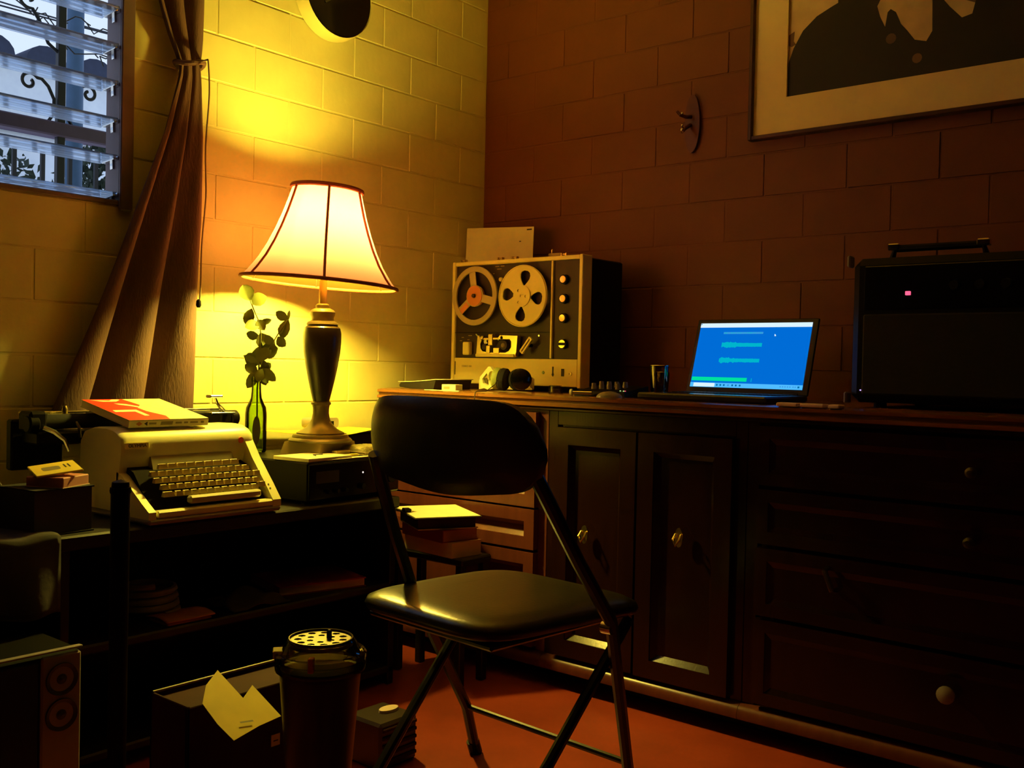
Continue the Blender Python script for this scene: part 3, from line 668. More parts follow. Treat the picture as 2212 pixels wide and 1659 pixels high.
for x, z, dx, dz, L, W in LV:
    leaf(P3(x, z), R3*dx + up*dz + T3*random.uniform(-.3, .3), T3 + R3*random.uniform(-.7, .7) + up*random.uniform(-.5, .5), L*1.32, W*1.35)
for x, z, dx, dz, L, W in [(.016, .858, .6, .75, .034, .015), (.036, .895, -.6, -.7, .04, .026), (.046, .905, -.5, .6, .026, .022), (.058, .925, .6, -.7, .028, .024), (.062, .93, .4, .9, .026, .016), (.086, .972, -.35, -1, .046, .026), (.086, .972, -.95, .55, .032, .022), (.086, .97, .1, 1, .022, .008), (.020, .84, .8, -.8, .04, .022), (.018, .838, -.3, -1, .03, .02)]:
    leaf(P3(x, z, .015), R3*dx + up*dz + T3*random.uniform(-.2, .2), T3 + R3*random.uniform(-.6, .6), L*1.2, W*1.25)

# papers, wallet, wrapped pack on the receiver (receiver axes)
RR = Matrix.Rotation(math.radians(4), 4, 'Z')
def on_rc(x, y, z=0): return Vector((.283, -1.012, RZ+z)) + RR @ Vector((x, y, 0))
def sheet(name, lab, cat, x, y, z, sx, sy, h, m, rz=0, group=None, parts=()):
    t = thing(name, lab, cat, on_rc(x, y, z), math.radians(4+rz), group)
    MB().box((-sx/2, -sy/2, 0), (sx/2, sy/2, h), min(.001, h*.3)).build('sheet', m, t)
    for f in parts: f(t)
    return t
sheet('notepad', 'cream notepad with ink scribbles at the left end of the receiver top', 'notepad', .105, -.085, 0, .125, .155, .009, 'ivory', 2,
      parts=[lambda t: MB().tube([(.02, -.01, .0095), (.0, .0, .0105), (.012, .02, .0115), (-.01, .045, .012)], .0012, 5).build('torn_flap', 'ink', t),
             lambda t: MB().box((-.055, -.07, -.0001), (.055, .07, .0015)).build('backing_card', 'label_tan', t)])
sheet('ruler', 'long pale plastic ruler along the front edge of the receiver', 'ruler', .160, .03, 0, .018, .255, .003, 'ivory', 0,
      parts=[lambda t: [MB().box((.004, -.12+k*.02, .003), (.008, -.119+k*.02, .0032)).build('mark', 'grey_ink', t) for k in range(13)]])
lg = sheet('metal_case', 'small shiny gold case catching the lamp light under the lamp base', 'case', .098, .020, 0, .02, .052, .016, 'brass', 4)
MB().box((-.0102, -.0262, .010), (.0102, .0262, .0108)).build('seam', 'ink', lg)
cp = sheet('pencil', 'stub of yellow pencil lying on the receiver by the wrapped pack', 'pencil', .138, .022, 0, .005, .002, .001, 'yellow_paper', 0)
for c_ in list(cp.children): bpy.data.objects.remove(c_)
MB().tube([(0, -.022, .0045), (0, .018, .0045)], .0045, 6).build('shaft', 'yellow_paper', cp); MB().lathe([(.0045, 0), (.001, .012)], axis_T((0, .018, .0045), (0, 1, 0)), 6).build('tip', 'ivory', cp); MB().tube([(0, -.022, .0045), (0, -.029, .0045)], .0043, 8).build('ferrule', 'brass', cp)
pk = thing('wrapped_pack', 'crinkled film-wrapped pack to the right of the lamp base', 'package', on_rc(.100, .112), math.radians(8))
mb = MB(); random.seed(5)
def crink(u, v):
    x = -.05+.10*u; y = -.06+.115*v; e = min(u, 1-u, v, 1-v)
    return Vector((x, y, min(.024, .004+e*.22) + random.uniform(-.0016, .0016)))
mb.grid(crink, 16, 16); mb.build('wrapping', 'foil', pk, smooth=25); MB().box((-.049, -.059, 0), (.049, .054, .012), .002).build('carton', 'label_tan', pk)
# dark box behind the lamp with a sheet of paper on it and a rounded grey thing
db = thing('pedestal', 'narrow black pedestal behind the lamp supporting a loose yellow sheet', 'pedestal', (.105, -.735, TZ), 0)
MB().box((-.07, -.06, -TZ), (.07, .115, .145), .003).build('case', 'black', db)
MB().box((-.064, -.055, .145), (.064, .11, .147)).build('lid', 'black', db)
mb = MB(); mb.grid(lambda u, v: Vector((.012+.175*u, -.985+.345*v, TZ+.1485+.012*abs(v-.55)**1.2+.004*math.sin(v*9)*u)), 8, 20)
tag(mb.build('loose_sheet', 'yellow_paper', solid=.0008), 'loose wavy sheet of paper lying flat behind the lamp base', 'paper')
gr = thing('handset', 'rounded grey plastic handset lying on the sheet behind the lamp', 'handset', (.07, -.80, TZ+.159), 0)
MB().plate([rrect(.10, .030, .010)], -.025, .025, frame_T((0, 0, .015), (0, 1, 0), (0, 0, 1))).build('shell', 'grey_enamel', gr)
MB().box((.025, -.03, .006), (.0265, .03, .02)).build('grip', 'black', gr)

# ------------------------------------------------------------------ things at the left end of the shelf unit
def book(name, lab, loc, rz, sx, sy, h, m, pages='ivory', group=None, tilt=(0, 0)):
    t = thing(name, lab, 'book', loc, rz, group); t.rotation_euler = (tilt[0], tilt[1], rz); c = min(.003, h*.18)
    MB().box((-sx/2, -sy/2, 0), (sx/2, sy/2, c)).build('back_cover', m, t); MB().box((-sx/2, -sy/2, h-c), (sx/2, sy/2, h)).build('front_cover', m, t)
    MB().box((-sx/2+.003, -sy/2+.001, c), (sx/2-.004, sy/2-.003, h-c)).build('page_block', pages, t); MB().box((-sx/2, -sy/2, c), (-sx/2+.003, sy/2, h-c)).build('spine', m, t)
    return t
book('book', 'thick black book under the memo pads left of the typewriter', (.395, -1.775, TZ), math.radians(8), .13, .13, .093, 'soft_black', 'ink')
mp_ = thing('memo_pad', 'dusty pink memo pad under the tilted yellow pad left of the typewriter', 'notepad', (.408, -1.757, TZ+.093), math.radians(28))
MB().box((-.042, -.042, 0), (.042, .042, .021), .002).build('pad', 'pink', mp_); MB().box((-.043, -.043, 0), (.043, .043, .0015)).build('backing_card', 'pale_pink', mp_)
nt_ = thing('memo_pad', 'yellow printed memo pad tilted on top of the pink pad left of the typewriter', 'notepad', (.403, -1.760, TZ+.1245), 0)
nt_.rotation_euler = Euler((math.radians(12), 0, math.radians(39.5+34))) if False else (Matrix.Rotation(math.radians(39.5), 3, 'Z') @ Matrix.Rotation(math.radians(11), 3, 'X') @ Matrix.Rotation(math.radians(38), 3, 'Z')).to_euler()
MB().box((-.044, -.040, 0), (.044, .040, .004), .001).build('pad', 'yellow_paper', nt_)
MB().plate([rrect(.034, .026, .006)], .004, .0043, Tr(-.008, .0, 0)).build('print_patch', 'grey_ink', nt_, smooth=0)
for x in (.018, .026): MB().box((x, -.006, .004), (x+.003, .018, .0043)).build('print_line', 'ink', nt_)
def cloth(name, lab, m, x0, x1, y0, y1, top, seed, hang=0):
    random.seed(seed); ph = [random.uniform(0, 6) for _ in range(6)]
    def f(u, v):
        x = x0+(x1-x0)*u; y = y0+(y1-y0)*v; e = min(v, 1-v, u*1.5, 1.0)
        z = top*(min(1, e*5)**.6) + .012*math.sin(u*7+ph[0])*math.sin(v*9+ph[1]) + .008*math.sin(u*15+v*11+ph[2])
        return Vector((x+.01*math.sin(v*8+ph[3]), y+.01*math.sin(u*9+ph[4]), TZ + .004 + max(0, z)))
    b = MB(); b.grid(f, 28, 28)
    if hang:
        def g(u, v):
            p = f(1, v); return Vector((p.x + .012*math.sin(v*15+ph[5])*u + .012*u, p.y, p.z - (p.z - TZ+hang)*u))
        b.grid(g, 14, 28)
    return tag(b.build(name, m, smooth=180, solid=.004), lab, 'cloth')
cloth('folded_cloth', 'pale grey cloth heaped at the far left end of the shelf unit', 'grey_cloth', .09, .31, -2.06, -1.80, .095, 4)
MB()
dc = MB(); random.seed(9)
def drape(u, v):
    y = -2.13+.335*v; s_ = u*.32
    if s_ < .17: x, z = .325+s_, TZ+.008
    else: x, z = .500+.012*(1+math.sin(v*17))*min(1, (s_-.17)*8), TZ+.008-(s_-.17)
    return Vector((x, y, z+.0025*math.sin(v*22)))
tag(dc.grid(drape, 24, 40).build('draped_cloth', 'purple_grey', smooth=180, solid=.004), 'dark grey cloth draped over the front edge at the left of the shelf unit', 'cloth')

# ------------------------------------------------------------------ lower shelf contents
LZ2 = .275
rp = thing('rope_coil', 'coil of grey rope on the lower shelf below the typewriter', 'rope', (.33, -1.50, LZ2))
MB().tube([(.06*math.cos(k*.42)*(1-.003*k), .06*math.sin(k*.42)*(1-.003*k), .008+.0011*k) for k in range(60)], .0075, 7).build('coil', 'coil', rp)
cb = thing('folded_napkin', 'folded dusty pink napkin at the front edge of the lower shelf', 'napkin', (.425, -1.48, LZ2+.0005))
MB().grid(lambda u, v: Vector((-.05+.09*u, -.06+.12*v, .004+.012*math.sin(u*3)*abs(v-.5)+.006)), 8, 12).build('top_fold', 'pink', cb, smooth=180, solid=.003)
MB().box((-.045, -.055, 0), (.035, .055, .006), .002).build('lower_fold', 'pink', cb)
random.seed(21); cz = MB(); cz.grid(lambda u, v: Vector((.33+.13*u, -1.365+.16*v, LZ2+.003+max(0, .03*math.sin(u*PI)*math.sin(v*PI)+.008*math.sin(u*11+v*7)))), 18, 18)
tag(cz.build('crumpled_cloth', 'purple_grey', smooth=180, solid=.003), 'crumpled mauve-grey cloth on the lower shelf beside the red book', 'cloth')
book('book', 'wide red hardback lying flat on the lower shelf under the receiver', (.34, -1.055, LZ2+.0006), math.radians(-14), .19, .24, .024, 'book_red', 'pale_pink')

# ------------------------------------------------------------------ counter with cabinets along the right wall
FY = -.585; CTZ = .782
ct = thing('countertop', 'long orange-brown wooden countertop along the dark red wall', 'countertop', (1.2, -.3, CTZ-.03), world=True)
edge = [(-.003, CTZ), (-.585, CTZ), (-.600, CTZ-.003), (-.6005, CTZ-.010), (-.593, CTZ-.013), (-.593, CTZ-.018), (-.601, CTZ-.021), (-.601, CTZ-.028), (-.590, CTZ-.032), (-.003, CTZ-.032)]
rings = [[(x, max(y, -.545) if x < .075 else y, z) for y, z in edge] for x in (.045, .075, 2.6)]
rings[0] = [(.045, y*.86, z) for y, z in edge]; rings.insert(1, [(.10, y, z) for y, z in edge]); rings = [rings[0], rings[1], rings[3]]
MB().loft(rings).build('slab', 'wood_top', ct, smooth=30)
MB().box((.10, -.597, CTZ-.040), (2.6, -.587, CTZ-.0315), .002).build('under_moulding', 'cabinet', ct)
def cab(name, lab, x0, x1, wd='cabinet'):
    t = thing(name, lab, 'cabinet', ((x0+x1)/2, -.3, 0), world=True)
    MB().box((x0, FY+.012, .075), (x1, -.01, CTZ-.034), .002).build('carcass', wd, t)
    MB().box((x0, FY+.07, 0), (x1, -.02, .075)).build('toe_kick', 'black_wood', t)
    MB().loft([[(x, FY+.01, .05), (x, FY-.024, .05), (x, FY-.026, .062), (x, FY-.019, .076), (x, FY-.006, .0835), (x, FY+.01, .0835)] for x in (x0, x1)]).build('base_moulding', 'red_mahogany', t, smooth=60)  # lighter wood than the dark cabinets, colour helps the lit strip show
    for xx in (x0, x1-.03): MB().box((xx, FY, .08), (xx+.03, FY+.013, CTZ-.034), .001).build('stile', wd, t)
    return t
def panel_door(t, x0, x1, z0, z1, nm='door', rail=.05, wd='cabinet', dep=.016):
    d = MB().plate([fl(x0, z0, x1, z1), fl(x0+rail, z0+rail, x1-rail, z1-rail)], -FY+.0, -FY+.020, frame_T((0, 0, 0), (1, 0, 0), (0, 0, 1))).build(nm, wd, t, smooth=0)
    a0, a1, b0, b1 = x0+rail-.004, x1-rail+.004, z0+rail-.004, z1-rail+.004; g = .018
    yf_, yb = FY-.019+dep, FY-.019
    MB().add([(a0, yb, b0), (a1, yb, b0), (a1, yb, b1), (a0, yb, b1), (a0+g, yf_, b0+g), (a1-g, yf_, b0+g), (a1-g, yf_, b1-g), (a0+g, yf_, b1-g)],
             [(0, 1, 5, 4), (1, 2, 6, 5), (2, 3, 7, 6), (3, 0, 4, 7), (4, 5, 6, 7)]).build('recessed_panel', wd, d, smooth=0)
    return d
def drop_handle(d, x, z, m='brass'):
    h = MB().plate([[(x+.011*math.cos(a), z+.024*math.sin(a)) for a in [2*PI*k/16 for k in range(16)]]], -FY+.019, -FY+.023, frame_T((0, 0, 0), (1, 0, 0), (0, 0, 1)))
    h.tube([(x-.008, FY-.024, z+.008), (x-.009, FY-.036, z-.004), (x, FY-.038, z-.018), (x+.009, FY-.036, z-.004), (x+.008, FY-.024, z+.008)], .0028, 6)
    h.build('handle', m, d)
def knob(d, x, z, m='chrome', r=.013):
    MB().lathe([(.005, 0), (.005, .010), (r, .016), (r, .022), (r*.5, .028), (.0001, .029)], axis_T((x, FY-.020, z), (0, -1, 0)), 16).build('knob', m, d)
c1 = cab('cabinet', 'dark mahogany cabinet of drawers at the left end of the counter', .10, .765, 'red_mahogany')
for z0, z1 in ((.476, .735), (.360, .470), (.095, .352)):
    d = panel_door(c1, .135, .735, z0, z1, 'drawer', .034, 'red_mahogany'); knob(d, .435, (z0+z1)/2, 'brass', .010)
c2 = cab('cabinet', 'dark mahogany double-door cabinet behind the folding chair', .766, 1.350)
d = panel_door(c2, .800, 1.055, .092, .70, rail=.045); drop_handle(d, .905, .425)
d = panel_door(c2, 1.062, 1.320, .09, .70, rail=.045); drop_handle(d, 1.185, .452)
MB().box((.796, FY, .705), (1.32, FY+.013, .745), .001).build('top_rail', 'cabinet', c2)
c3 = cab('cabinet', 'dark mahogany cabinet of wide drawers under the laptop end of the counter', 1.351, 2.35)
for (z0, z1), hx in zip(((.60, .735), (.465, .59), (.30, .455), (.095, .29)), (1.85, 1.85, None, None)):
    d = panel_door(c3, 1.385, 2.315, z0, z1, 'drawer', .028, dep=.005)
    if hx: knob(d, hx, (z0+z1)/2, 'bronze', .011)
    elif z0 == .30:
        MB().tube([(1.557, FY-.018, .432), (1.557, FY-.038, .428), (1.575, FY-.040, .388), (1.575, FY-.018, .384)], .006, 8).build('handle', 'chrome', d)
    else: knob(d, 1.815, .215, 'speaker_grey', .018)

# ------------------------------------------------------------------ reel-to-reel deck
DY = -.28
dk = thing('tape_deck', 'upright reel-to-reel tape deck with charcoal face and cream frame', 'tape deck', (.39, -.17, CTZ), world=True)
DX0, DX1, DZ0, DZ1 = .119, .655, .800, 1.203
MB().box((DX0+.006, DY+.012, DZ0+.004), (DX1-.004, -.055, DZ1-.006), .004).build('case', 'black', dk)
MB().box((DX0, DY, DZ0-.004), (DX0+.013, DY+.05, DZ1), .002).build('frame_bar', 'deck_cream', dk)
MB().box((DX1-.013, DY, DZ0-.004), (DX1, DY+.05, DZ1), .002).build('frame_bar', 'deck_cream', dk)
MB().box((DX0+.013, DY+.001, DZ1-.014), (DX1-.013, DY+.05, DZ1-.001), .002).build('frame_bar', 'deck_cream', dk)
MB().box((DX0+.013, DY+.010, .886), (DX1-.013, DY+.018, DZ1-.014)).build('face_plate', 'deck_plate', dk)
MB().box((DX0+.013, DY+.0055, .967), (.535, DY+.012, .9685)).build('face_seam', 'black', dk)
MB().box((.534, DY+.002, .886), (.541, DY+.012, DZ1-.014), .001).build('divider', 'deck_cream', dk)
lowp = MB().box((DX0+.014, DY+.002, DZ0), (DX1-.014, DY+.03, .8845), .002).build('lower_panel', 'deck_cream', dk)
MB().box((.137, DY+.0005, .828), (.1395, DY+.004, .872)).build('slot', 'ink', lowp)
text('lettering', 'STEREO 350', .0082, 'grey_ink', FRONT_Y(.190, DY+.0018, .8565), lowp, .0002)
MB().lathe([(.005, 0), (.004, .002)], axis_T((.5117, DY+.002, .842), (0, -1, 0)), 12).build('pilot_light', 'green_jewel', lowp)
MB().plate([[(.547, .832), (.5505, .830), (.554, .836), (.552, .842), (.552, .861), (.5465, .861), (.5465, .842), (.5445, .836)]], -DY-.003, -DY-.0015, frame_T((0, 0, 0), (1, 0, 0), (0, 0, 1))).build('slot', 'ink', lowp, smooth=0)
MB().box((.582, DY+.0005, .832), (.592, DY+.004, .855)).build('slot', 'ink', lowp)
MB().lathe([(.006, 0), (.0055, .003), (.0025, .003), (.0025, .0015)], axis_T((.6165, DY+.002, .840), (0, -1, 0)), 14).build('jack', 'brass', lowp)
for x in (.15, .625):
    MB().box((x-.012, DY+.03, CTZ-.0005), (x+.012, DY+.055, DZ0+.004), .002).build('foot', 'black', dk); MB().box((x-.012, -.10, CTZ-.0005), (x+.012, -.075, DZ0+.004), .002).build('foot', 'black', dk)
def arc(c, r, a0, a1, n): return [(c[0]+r*math.cos(a0+(a1-a0)*k/n), c[1]+r*math.sin(a0+(a1-a0)*k/n)) for k in range(n+1)]
# left clear reel
cL = (.2295, 1.0875); FT = frame_T((0, 0, 0), (1, 0, 0), (0, 0, 1))
spk = [math.radians(q) for q in (100, 218, -14)]
def sector(c, s0, s1, ri, ro, half):
    a0, a1 = s0, s1
    da_i, da_o = half/ri, half/ro
    return arc(c, ro, a0+da_o, a1-da_o, 10) + arc(c, ri, a1-da_i, a0+da_i, 5)
ss = sorted([s % (2*PI) for s in spk]); holes = []
for i in range(3):
    s0, s1 = ss[i], ss[(i+1) % 3] + (2*PI if i == 2 else 0); holes.append(sector(cL, s0, s1, .036, .079, .013))
rl_ = MB().plate([arc(cL, .097, 0, 2*PI*47/48, 47)] + holes, -DY+.007, -DY+.010, FT).build('reel', 'reel_clear', dk, label='clear plastic reel with an orange hub')
MB().plate([arc(cL, .0965, 0, 2*PI*47/48, 47), arc(cL, .079, 0, 2*PI*47/48, 47)], -DY+.010, -DY+.0125, FT).build('rim_ring', 'reel_clear', rl_)
MB().lathe([(.033, -.012), (.033, .003), (.031, .004), (.008, .004), (.008, .001)], axis_T((cL[0], DY-.009, cL[1]), (0, -1, 0)), 32).build('hub', 'orange', rl_, label='orange hub label')
MB().lathe([(.0065, 0), (.006, .007), (.003, .008)], axis_T((cL[0], DY-.012, cL[1]), (0, -1, 0)), 12).build('spindle', 'ink', rl_)
a = math.radians(222); SM = frame_T((cL[0], DY, cL[1]), (1, 0, 0), (0, 0, 1)) @ Matrix.Rotation(a, 4, 'Z')
MB().box((.040, -.009, .0102), (.080, .009, .0112), 0, SM).build('sticker', 'orange', rl_)
# right cream reel with four petal windows
cR = (.4318, 1.0815)
def petal(c, ang):
    u = (math.cos(ang), math.sin(ang)); v = (-u[1], u[0]); out = []
    for d, h in ((.034, .003), (.045, .012), (.056, .0185), (.066, .020), (.075, .0165), (.080, .008)): out.append((d, h))
    pts = [(d, h) for d, h in out] + [(d, -h) for d, h in out[::-1]]
    return [(c[0]+u[0]*d+v[0]*h, c[1]+u[1]*d+v[1]*h) for d, h in pts]
rr_ = MB().plate([arc(cR, .098, 0, 2*PI*47/48, 47)] + [petal(cR, math.radians(q)) for q in (80, 174, 264, 352)], -DY+.008, -DY+.012, FT).build('reel', 'reel_cream', dk, label='opaque cream reel with four petal windows')
MB().tube([(cR[0]+.095*math.cos(t), DY-.0125, cR[1]+.095*math.sin(t)) for t in [2*PI*k/48 for k in range(48)]], .0018, 6, True).build('rim_ring', 'reel_cream', rr_)
hl = [circ(.0045, 10, (cR[0]-.013, cR[1]+.017)), circ(.0045, 10, (cR[0]+.017, cR[1]-.002)), circ(.0045, 10, (cR[0]-.012, cR[1]-.02)), [(cR[0]-.007, cR[1]-.003), (cR[0]+.007, cR[1]-.003), (cR[0]+.007, cR[1]+.004), (cR[0]-.007, cR[1]+.004)]]
MB().plate([arc(cR, .034, 0, 2*PI*31/32, 31)] + hl, -DY+.012, -DY+.0155, FT).build('hub', 'reel_cream', rr_)
MB().lathe([(.032, -.02), (.032, .0)], axis_T((cR[0], DY-.0075, cR[1]), (0, -1, 0)), 24).build('tape_core', 'ink', rr_)
MB().lathe([(.007, 0), (.0065, .006)], axis_T((.3265, DY+.010, 1.139), (0, -1, 0)), 18).build('button', 'deck_cream', dk)
for z in (1.129, 1.070, 1.0105):
    k_ = MB().lathe([(.0155, 0), (.0145, .012), (.0115, .013)], axis_T((.584, DY+.010, z), (0, -1, 0)), 24).build('knob', 'black', dk)
    MB().lathe([(.0112, 0), (.0105, .002), (.0001, .0015)], axis_T((.584, DY-.003, z), (0, -1, 0)), 24).build('knob_cap', 'gold', k_)
k_ = MB().lathe([(.0155, 0), (.0145, .010)], axis_T((.584, DY+.010, .931), (0, -1, 0)), 24).build('selector_knob', 'black', dk)
for s_ in (1, -1): MB().plate([arc((.584, .931), .0125, math.radians(20*s_), math.radians(160*s_), 10)], -DY+.0, -DY+.003, FT).build('knob_cap', 'gold', k_)
MB().box((.573, DY-.002, .928), (.595, DY+.001, .934), .001).build('pointer', 'black', k_)
sw = MB().box((.179, DY-.010, .894), (.208, DY+.010, .937), .003).build('rocker_switch', 'deck_cream', dk)
MB().box((.173, DY-.002, .894), (.179, DY+.010, .935), .001).build('switch_guard', 'purple_grey', sw)
for x0, x1, z in ((.150, .160, .940), (.158, .168, .951), (.188, .204, .957), (.184, .194, .943), (.300, .316, 1.181), (.322, .338, 1.181), (.308, .326, 1.172), (.290, .297, 1.158)):
    MB().box((x0, DY+.0095, z), (x1, DY+.0101, z+.0025)).build('print_mark', 'label_tan', dk)
# head block
hb = MB().plate([[(.245, .890), (.408, .890), (.414, .905), (.418, .956), (.345, .958), (.338, .950), (.262, .948), (.256, .958), (.250, .956)],
                 [(.262, .930), (.264, .915), (.272, .906), (.300, .902), (.370, .902), (.384, .908), (.393, .920), (.393, .938), (.386, .946), (.268, .944)]], -DY-.004, -DY+.014, FT).build('head_block', 'brass', dk)
MB().box((.244, DY-.018, .888), (.408, DY-.006, .898), .002).build('lip', 'deck_cream', hb)
MB().box((.262, DY+.004, .902), (.394, DY+.0095, .946)).build('recess', 'ink', hb)
for x, z, r, m_ in ((.283, .938, .009, 'chrome'), (.300, .946, .006, 'brass'), (.359, .926, .015, 'ink'), (.352, .950, .008, 'ink'), (.277, .920, .010, 'deck_plate'), (.338, .945, .004, 'chrome')):
    MB().lathe([(r, 0), (r, .020), (r*.7, .022)], axis_T((x, DY+.008, z), (0, -1, 0)), 16).build('roller', m_, hb)
MB().lathe([(.008, 0), (.006, .002)], axis_T((.359, DY-.0145, .926), (0, -1, 0)), 14).build('roller_cap', 'olive', hb)
for x0, x1, z0, z1 in ((.296, .316, .926, .962), (.288, .306, .899, .925), (.318, .345, .899, .918), (.262, .276, .944, .956)):
    MB().box((x0, DY-.016, z0), (x1, DY+.006, z1), .002).build('tape_head', 'gold', hb)
MB().tube([(.236, DY-.006, .962), (.262, DY-.010, .944)], .0022, 6).build('guide_pin', 'chrome', hb)
LT = frame_T((.456, DY, .926), (1, 0, 0), (0, 0, 1)) @ Matrix.Rotation(math.radians(50), 4, 'Z')
lv = MB().plate([rrect(.060, .015, .002), rrect(.050, .005, .0015)], .012, .020, LT).build('lever', 'deck_cream', dk)
MB().box((-.024, -.003, .009), (.024, .003, .013), 0, LT).build('lever_inset', 'ink', lv); MB().lathe([(.006, -.012), (.006, .012)], LT, 12).build('lever_shaft', 'black', lv)
MB().lathe([(.003, 0), (.003, .004)], axis_T((.488, DY+.010, .957), (0, -1, 0)), 10).build('stop_pin', 'chrome', dk)
for x in (.158, .318, .378, .575):
    mb = MB(); mb.box((x-.012, DY+.008, DZ1-.002), (x-.006, DY+.02, DZ1+.008), .001); mb.box((x+.006, DY+.008, DZ1-.002), (x+.012, DY+.02, DZ1+.008), .001); mb.box((x-.006, DY+.011, DZ1+.003), (x+.006, DY+.016, DZ1+.006)); mb.build('lid_catch', 'gold', dk)
crd = thing('index_card', 'plain pale card with a small corner print standing on top of the tape deck', 'card', (.17, -.13, DZ1-.006), world=True)
MB().plate([[(.025, 1.198), (.328, 1.198), (.331, 1.3285), (.030, 1.3435)]], .112, .1135, FT).build('card', 'ivory', crd, smooth=0)
MB().box((.302, -.1142, 1.318), (.323, -.1135, 1.3225)).build('corner_print', 'ink', crd); MB().box((.270, -.1142, 1.281), (.277, -.1135, 1.284), 0).build('mark', 'ink', crd)
MB().box((.12, -.118, 1.1972), (.34, -.106, 1.203)).build('card_holder', 'black', crd)
MB().tube([(.135, -.112, 1.2005), (.135, -.17, 1.1995), (.23, -.17, 1.1995)], .002, 5).build('holder_foot', 'black', crd)
sb = thing('small_box', 'tiny tan box with a peg on the right of the tape deck top', 'box', (.505, -.22, DZ1-.007))
MB().box((-.02, -.012, 0), (.03, .012, .022), .002).build('carton', 'label_tan', sb); MB().lathe([(.004, .0), (.004, .012), (.002, .014)], Tr(-.012, 0, .022), 10).build('peg', 'gold', sb)
bc2 = thing('black_clip', 'small black wedge beside the card on the tape deck top', 'clip', (.205, -.20, DZ1-.007))
MB().plate([[(-.02, 0), (.03, 0), (.008, .013), (-.02, .014)]], -.008, .008, frame_T((0, 0, 0), (1, 0, 0), (0, 0, 1))).build('wedge', 'black', bc2, smooth=0)

for o_ in (dk, crd, sb, bc2): o_.location.x -= .008

# ------------------------------------------------------------------ on the counter beside the deck
ob = thing('hardback_book', 'slightly opened cream hardback at the left end of the counter', 'book', (.185, -.44, CTZ), math.radians(-4))
mb = MB(); mb.loft([[(x, y, z) for x, z in ((-.085, .004), (-.02, .0), (.075, .0), (.085, .03), (.0, .022), (-.08, .0195), (-.088, .010))] for y in (-.065, .09)]); mb.build('text_block', 'black_wood', ob, smooth=0)
MB().grid(lambda u, v: Vector((-.09+.178*u, -.068+.162*v, .0205+.0115*u**1.6)), 10, 2).build('front_cover', 'ivory', ob, smooth=180, solid=.002)
sc_ = thing('small_carton', 'small cream carton between the hardback and the tape deck', 'carton', (.325, -.50, CTZ), math.radians(10))
MB().box((-.025, -.02, 0), (.025, .02, .018), .001).build('carton', 'ivory', sc_); MB().box((-.018, -.0206, .004), (.004, -.0199, .012)).build('print', 'label_tan', sc_)
tn = thing('round_tin', 'flat round tin with a cream lid in front of the tape deck', 'tin', (.17, -.335, CTZ))
MB().lathe([(.036, 0), (.037, .003), (.037, .018)], None, 32).build('body', 'black_wood', tn); MB().lathe([(.038, .018), (.038, .0225), (.036, .024)], None, 32).build('lid', 'ivory', tn)
pg = thing('paper_scrap', 'torn paper scrap on the counter edge beside the small carton', 'paper', (.335, -.56, CTZ))
MB().plate([[(-.06, -.01), (-.03, -.014), (.0, -.009), (.04, -.016), (.08, -.008), (.07, .01), (-.05, .012)]], 0, .0015, None).build('sheet', 'ivory', pg, smooth=0)
MB().box((-.03, -.002, .0015), (.03, .001, .0018)).build('print_line', 'grey_ink', pg)
hp = thing('headphones', 'white and black over-ear headphones lying on the counter before the deck', 'headphones', (.45, -.44, CTZ), world=True)
a1 = Vector((-.93, -.34, .12)).normalized(); c1_ = Vector((.452, -.44, CTZ+.0400))
MB().lathe([(.0315, -.010), (.0335, -.002), (.033, .004), (.028, .009), (.0001, .012)], axis_T(c1_, a1), 28).build('ear_cup', 'headset_green', hp, label='pale green ear cup face')
MB().lathe([(.029, 0), (.034, -.006), (.034, -.020), (.028, -.026), (.015, -.024)], axis_T(c1_-a1*.010, a1), 28).build('ear_pad', 'soft_black', hp)
a2 = Vector((.80, -.58, .08)).normalized(); c2_ = Vector((.535, -.425, CTZ+.0390))
MB().lathe([(.030, -.012), (.033, -.003), (.031, .006), (.022, .011), (.0001, .013)], axis_T(c2_, a2), 28).build('ear_cup', 'gloss_black', hp)
MB().lathe([(.029, 0), (.034, -.006), (.034, -.020), (.028, -.026), (.015, -.024)], axis_T(c2_-a2*.010, a2), 28).build('ear_pad', 'soft_black', hp)
# triangular yoke of the white cup and the head band
YT = axis_T(c1_+a1*.006, a1); Yx = frame_T(c1_+a1*.008, (-.34, .93, 0), (0, 0, 1))
MB().plate([[(-.030, .012), (-.012, .034), (.0, .036), (.058, .010), (.060, -.018), (.02, -.033), (-.012, -.031), (-.030, -.012)], [(.014, .018), (.044, .004), (.044, -.010), (.014, -.022), (.006, 0)], circ(.021, 14, (-.012, 0))], -.004, .004,
           frame_T(c1_+Vector((-.016, -.008, 0)), (-.86, .28, -.12), (0, -.1, 1))).build('yoke', 'headset_white', hp)
band = [Vector(p) for p in ((.398, -.425, CTZ+.026), (.372, -.415, CTZ+.022), (.345, -.395, CTZ+.020), (.335, -.360, CTZ+.020), (.345, -.325, CTZ+.020), (.385, -.305, CTZ+.020), (.44, -.305, CTZ+.020), (.50, -.325, CTZ+.022), (.53, -.36, CTZ+.026), (.545, -.39, CTZ+.032))]
mb = MB(); rg = []
for i, p in enumerate(band):
    t = (band[min(i+1, len(band)-1)] - band[max(i-1, 0)]).normalized(); s_ = t.cross(up).normalized()
    rg.append([p+s_*.003-up*.016, p+s_*.003+up*.014, p-s_*.003+up*.014, p-s_*.003-up*.016])
mb.loft(rg).build('head_band', 'headset_white', hp)
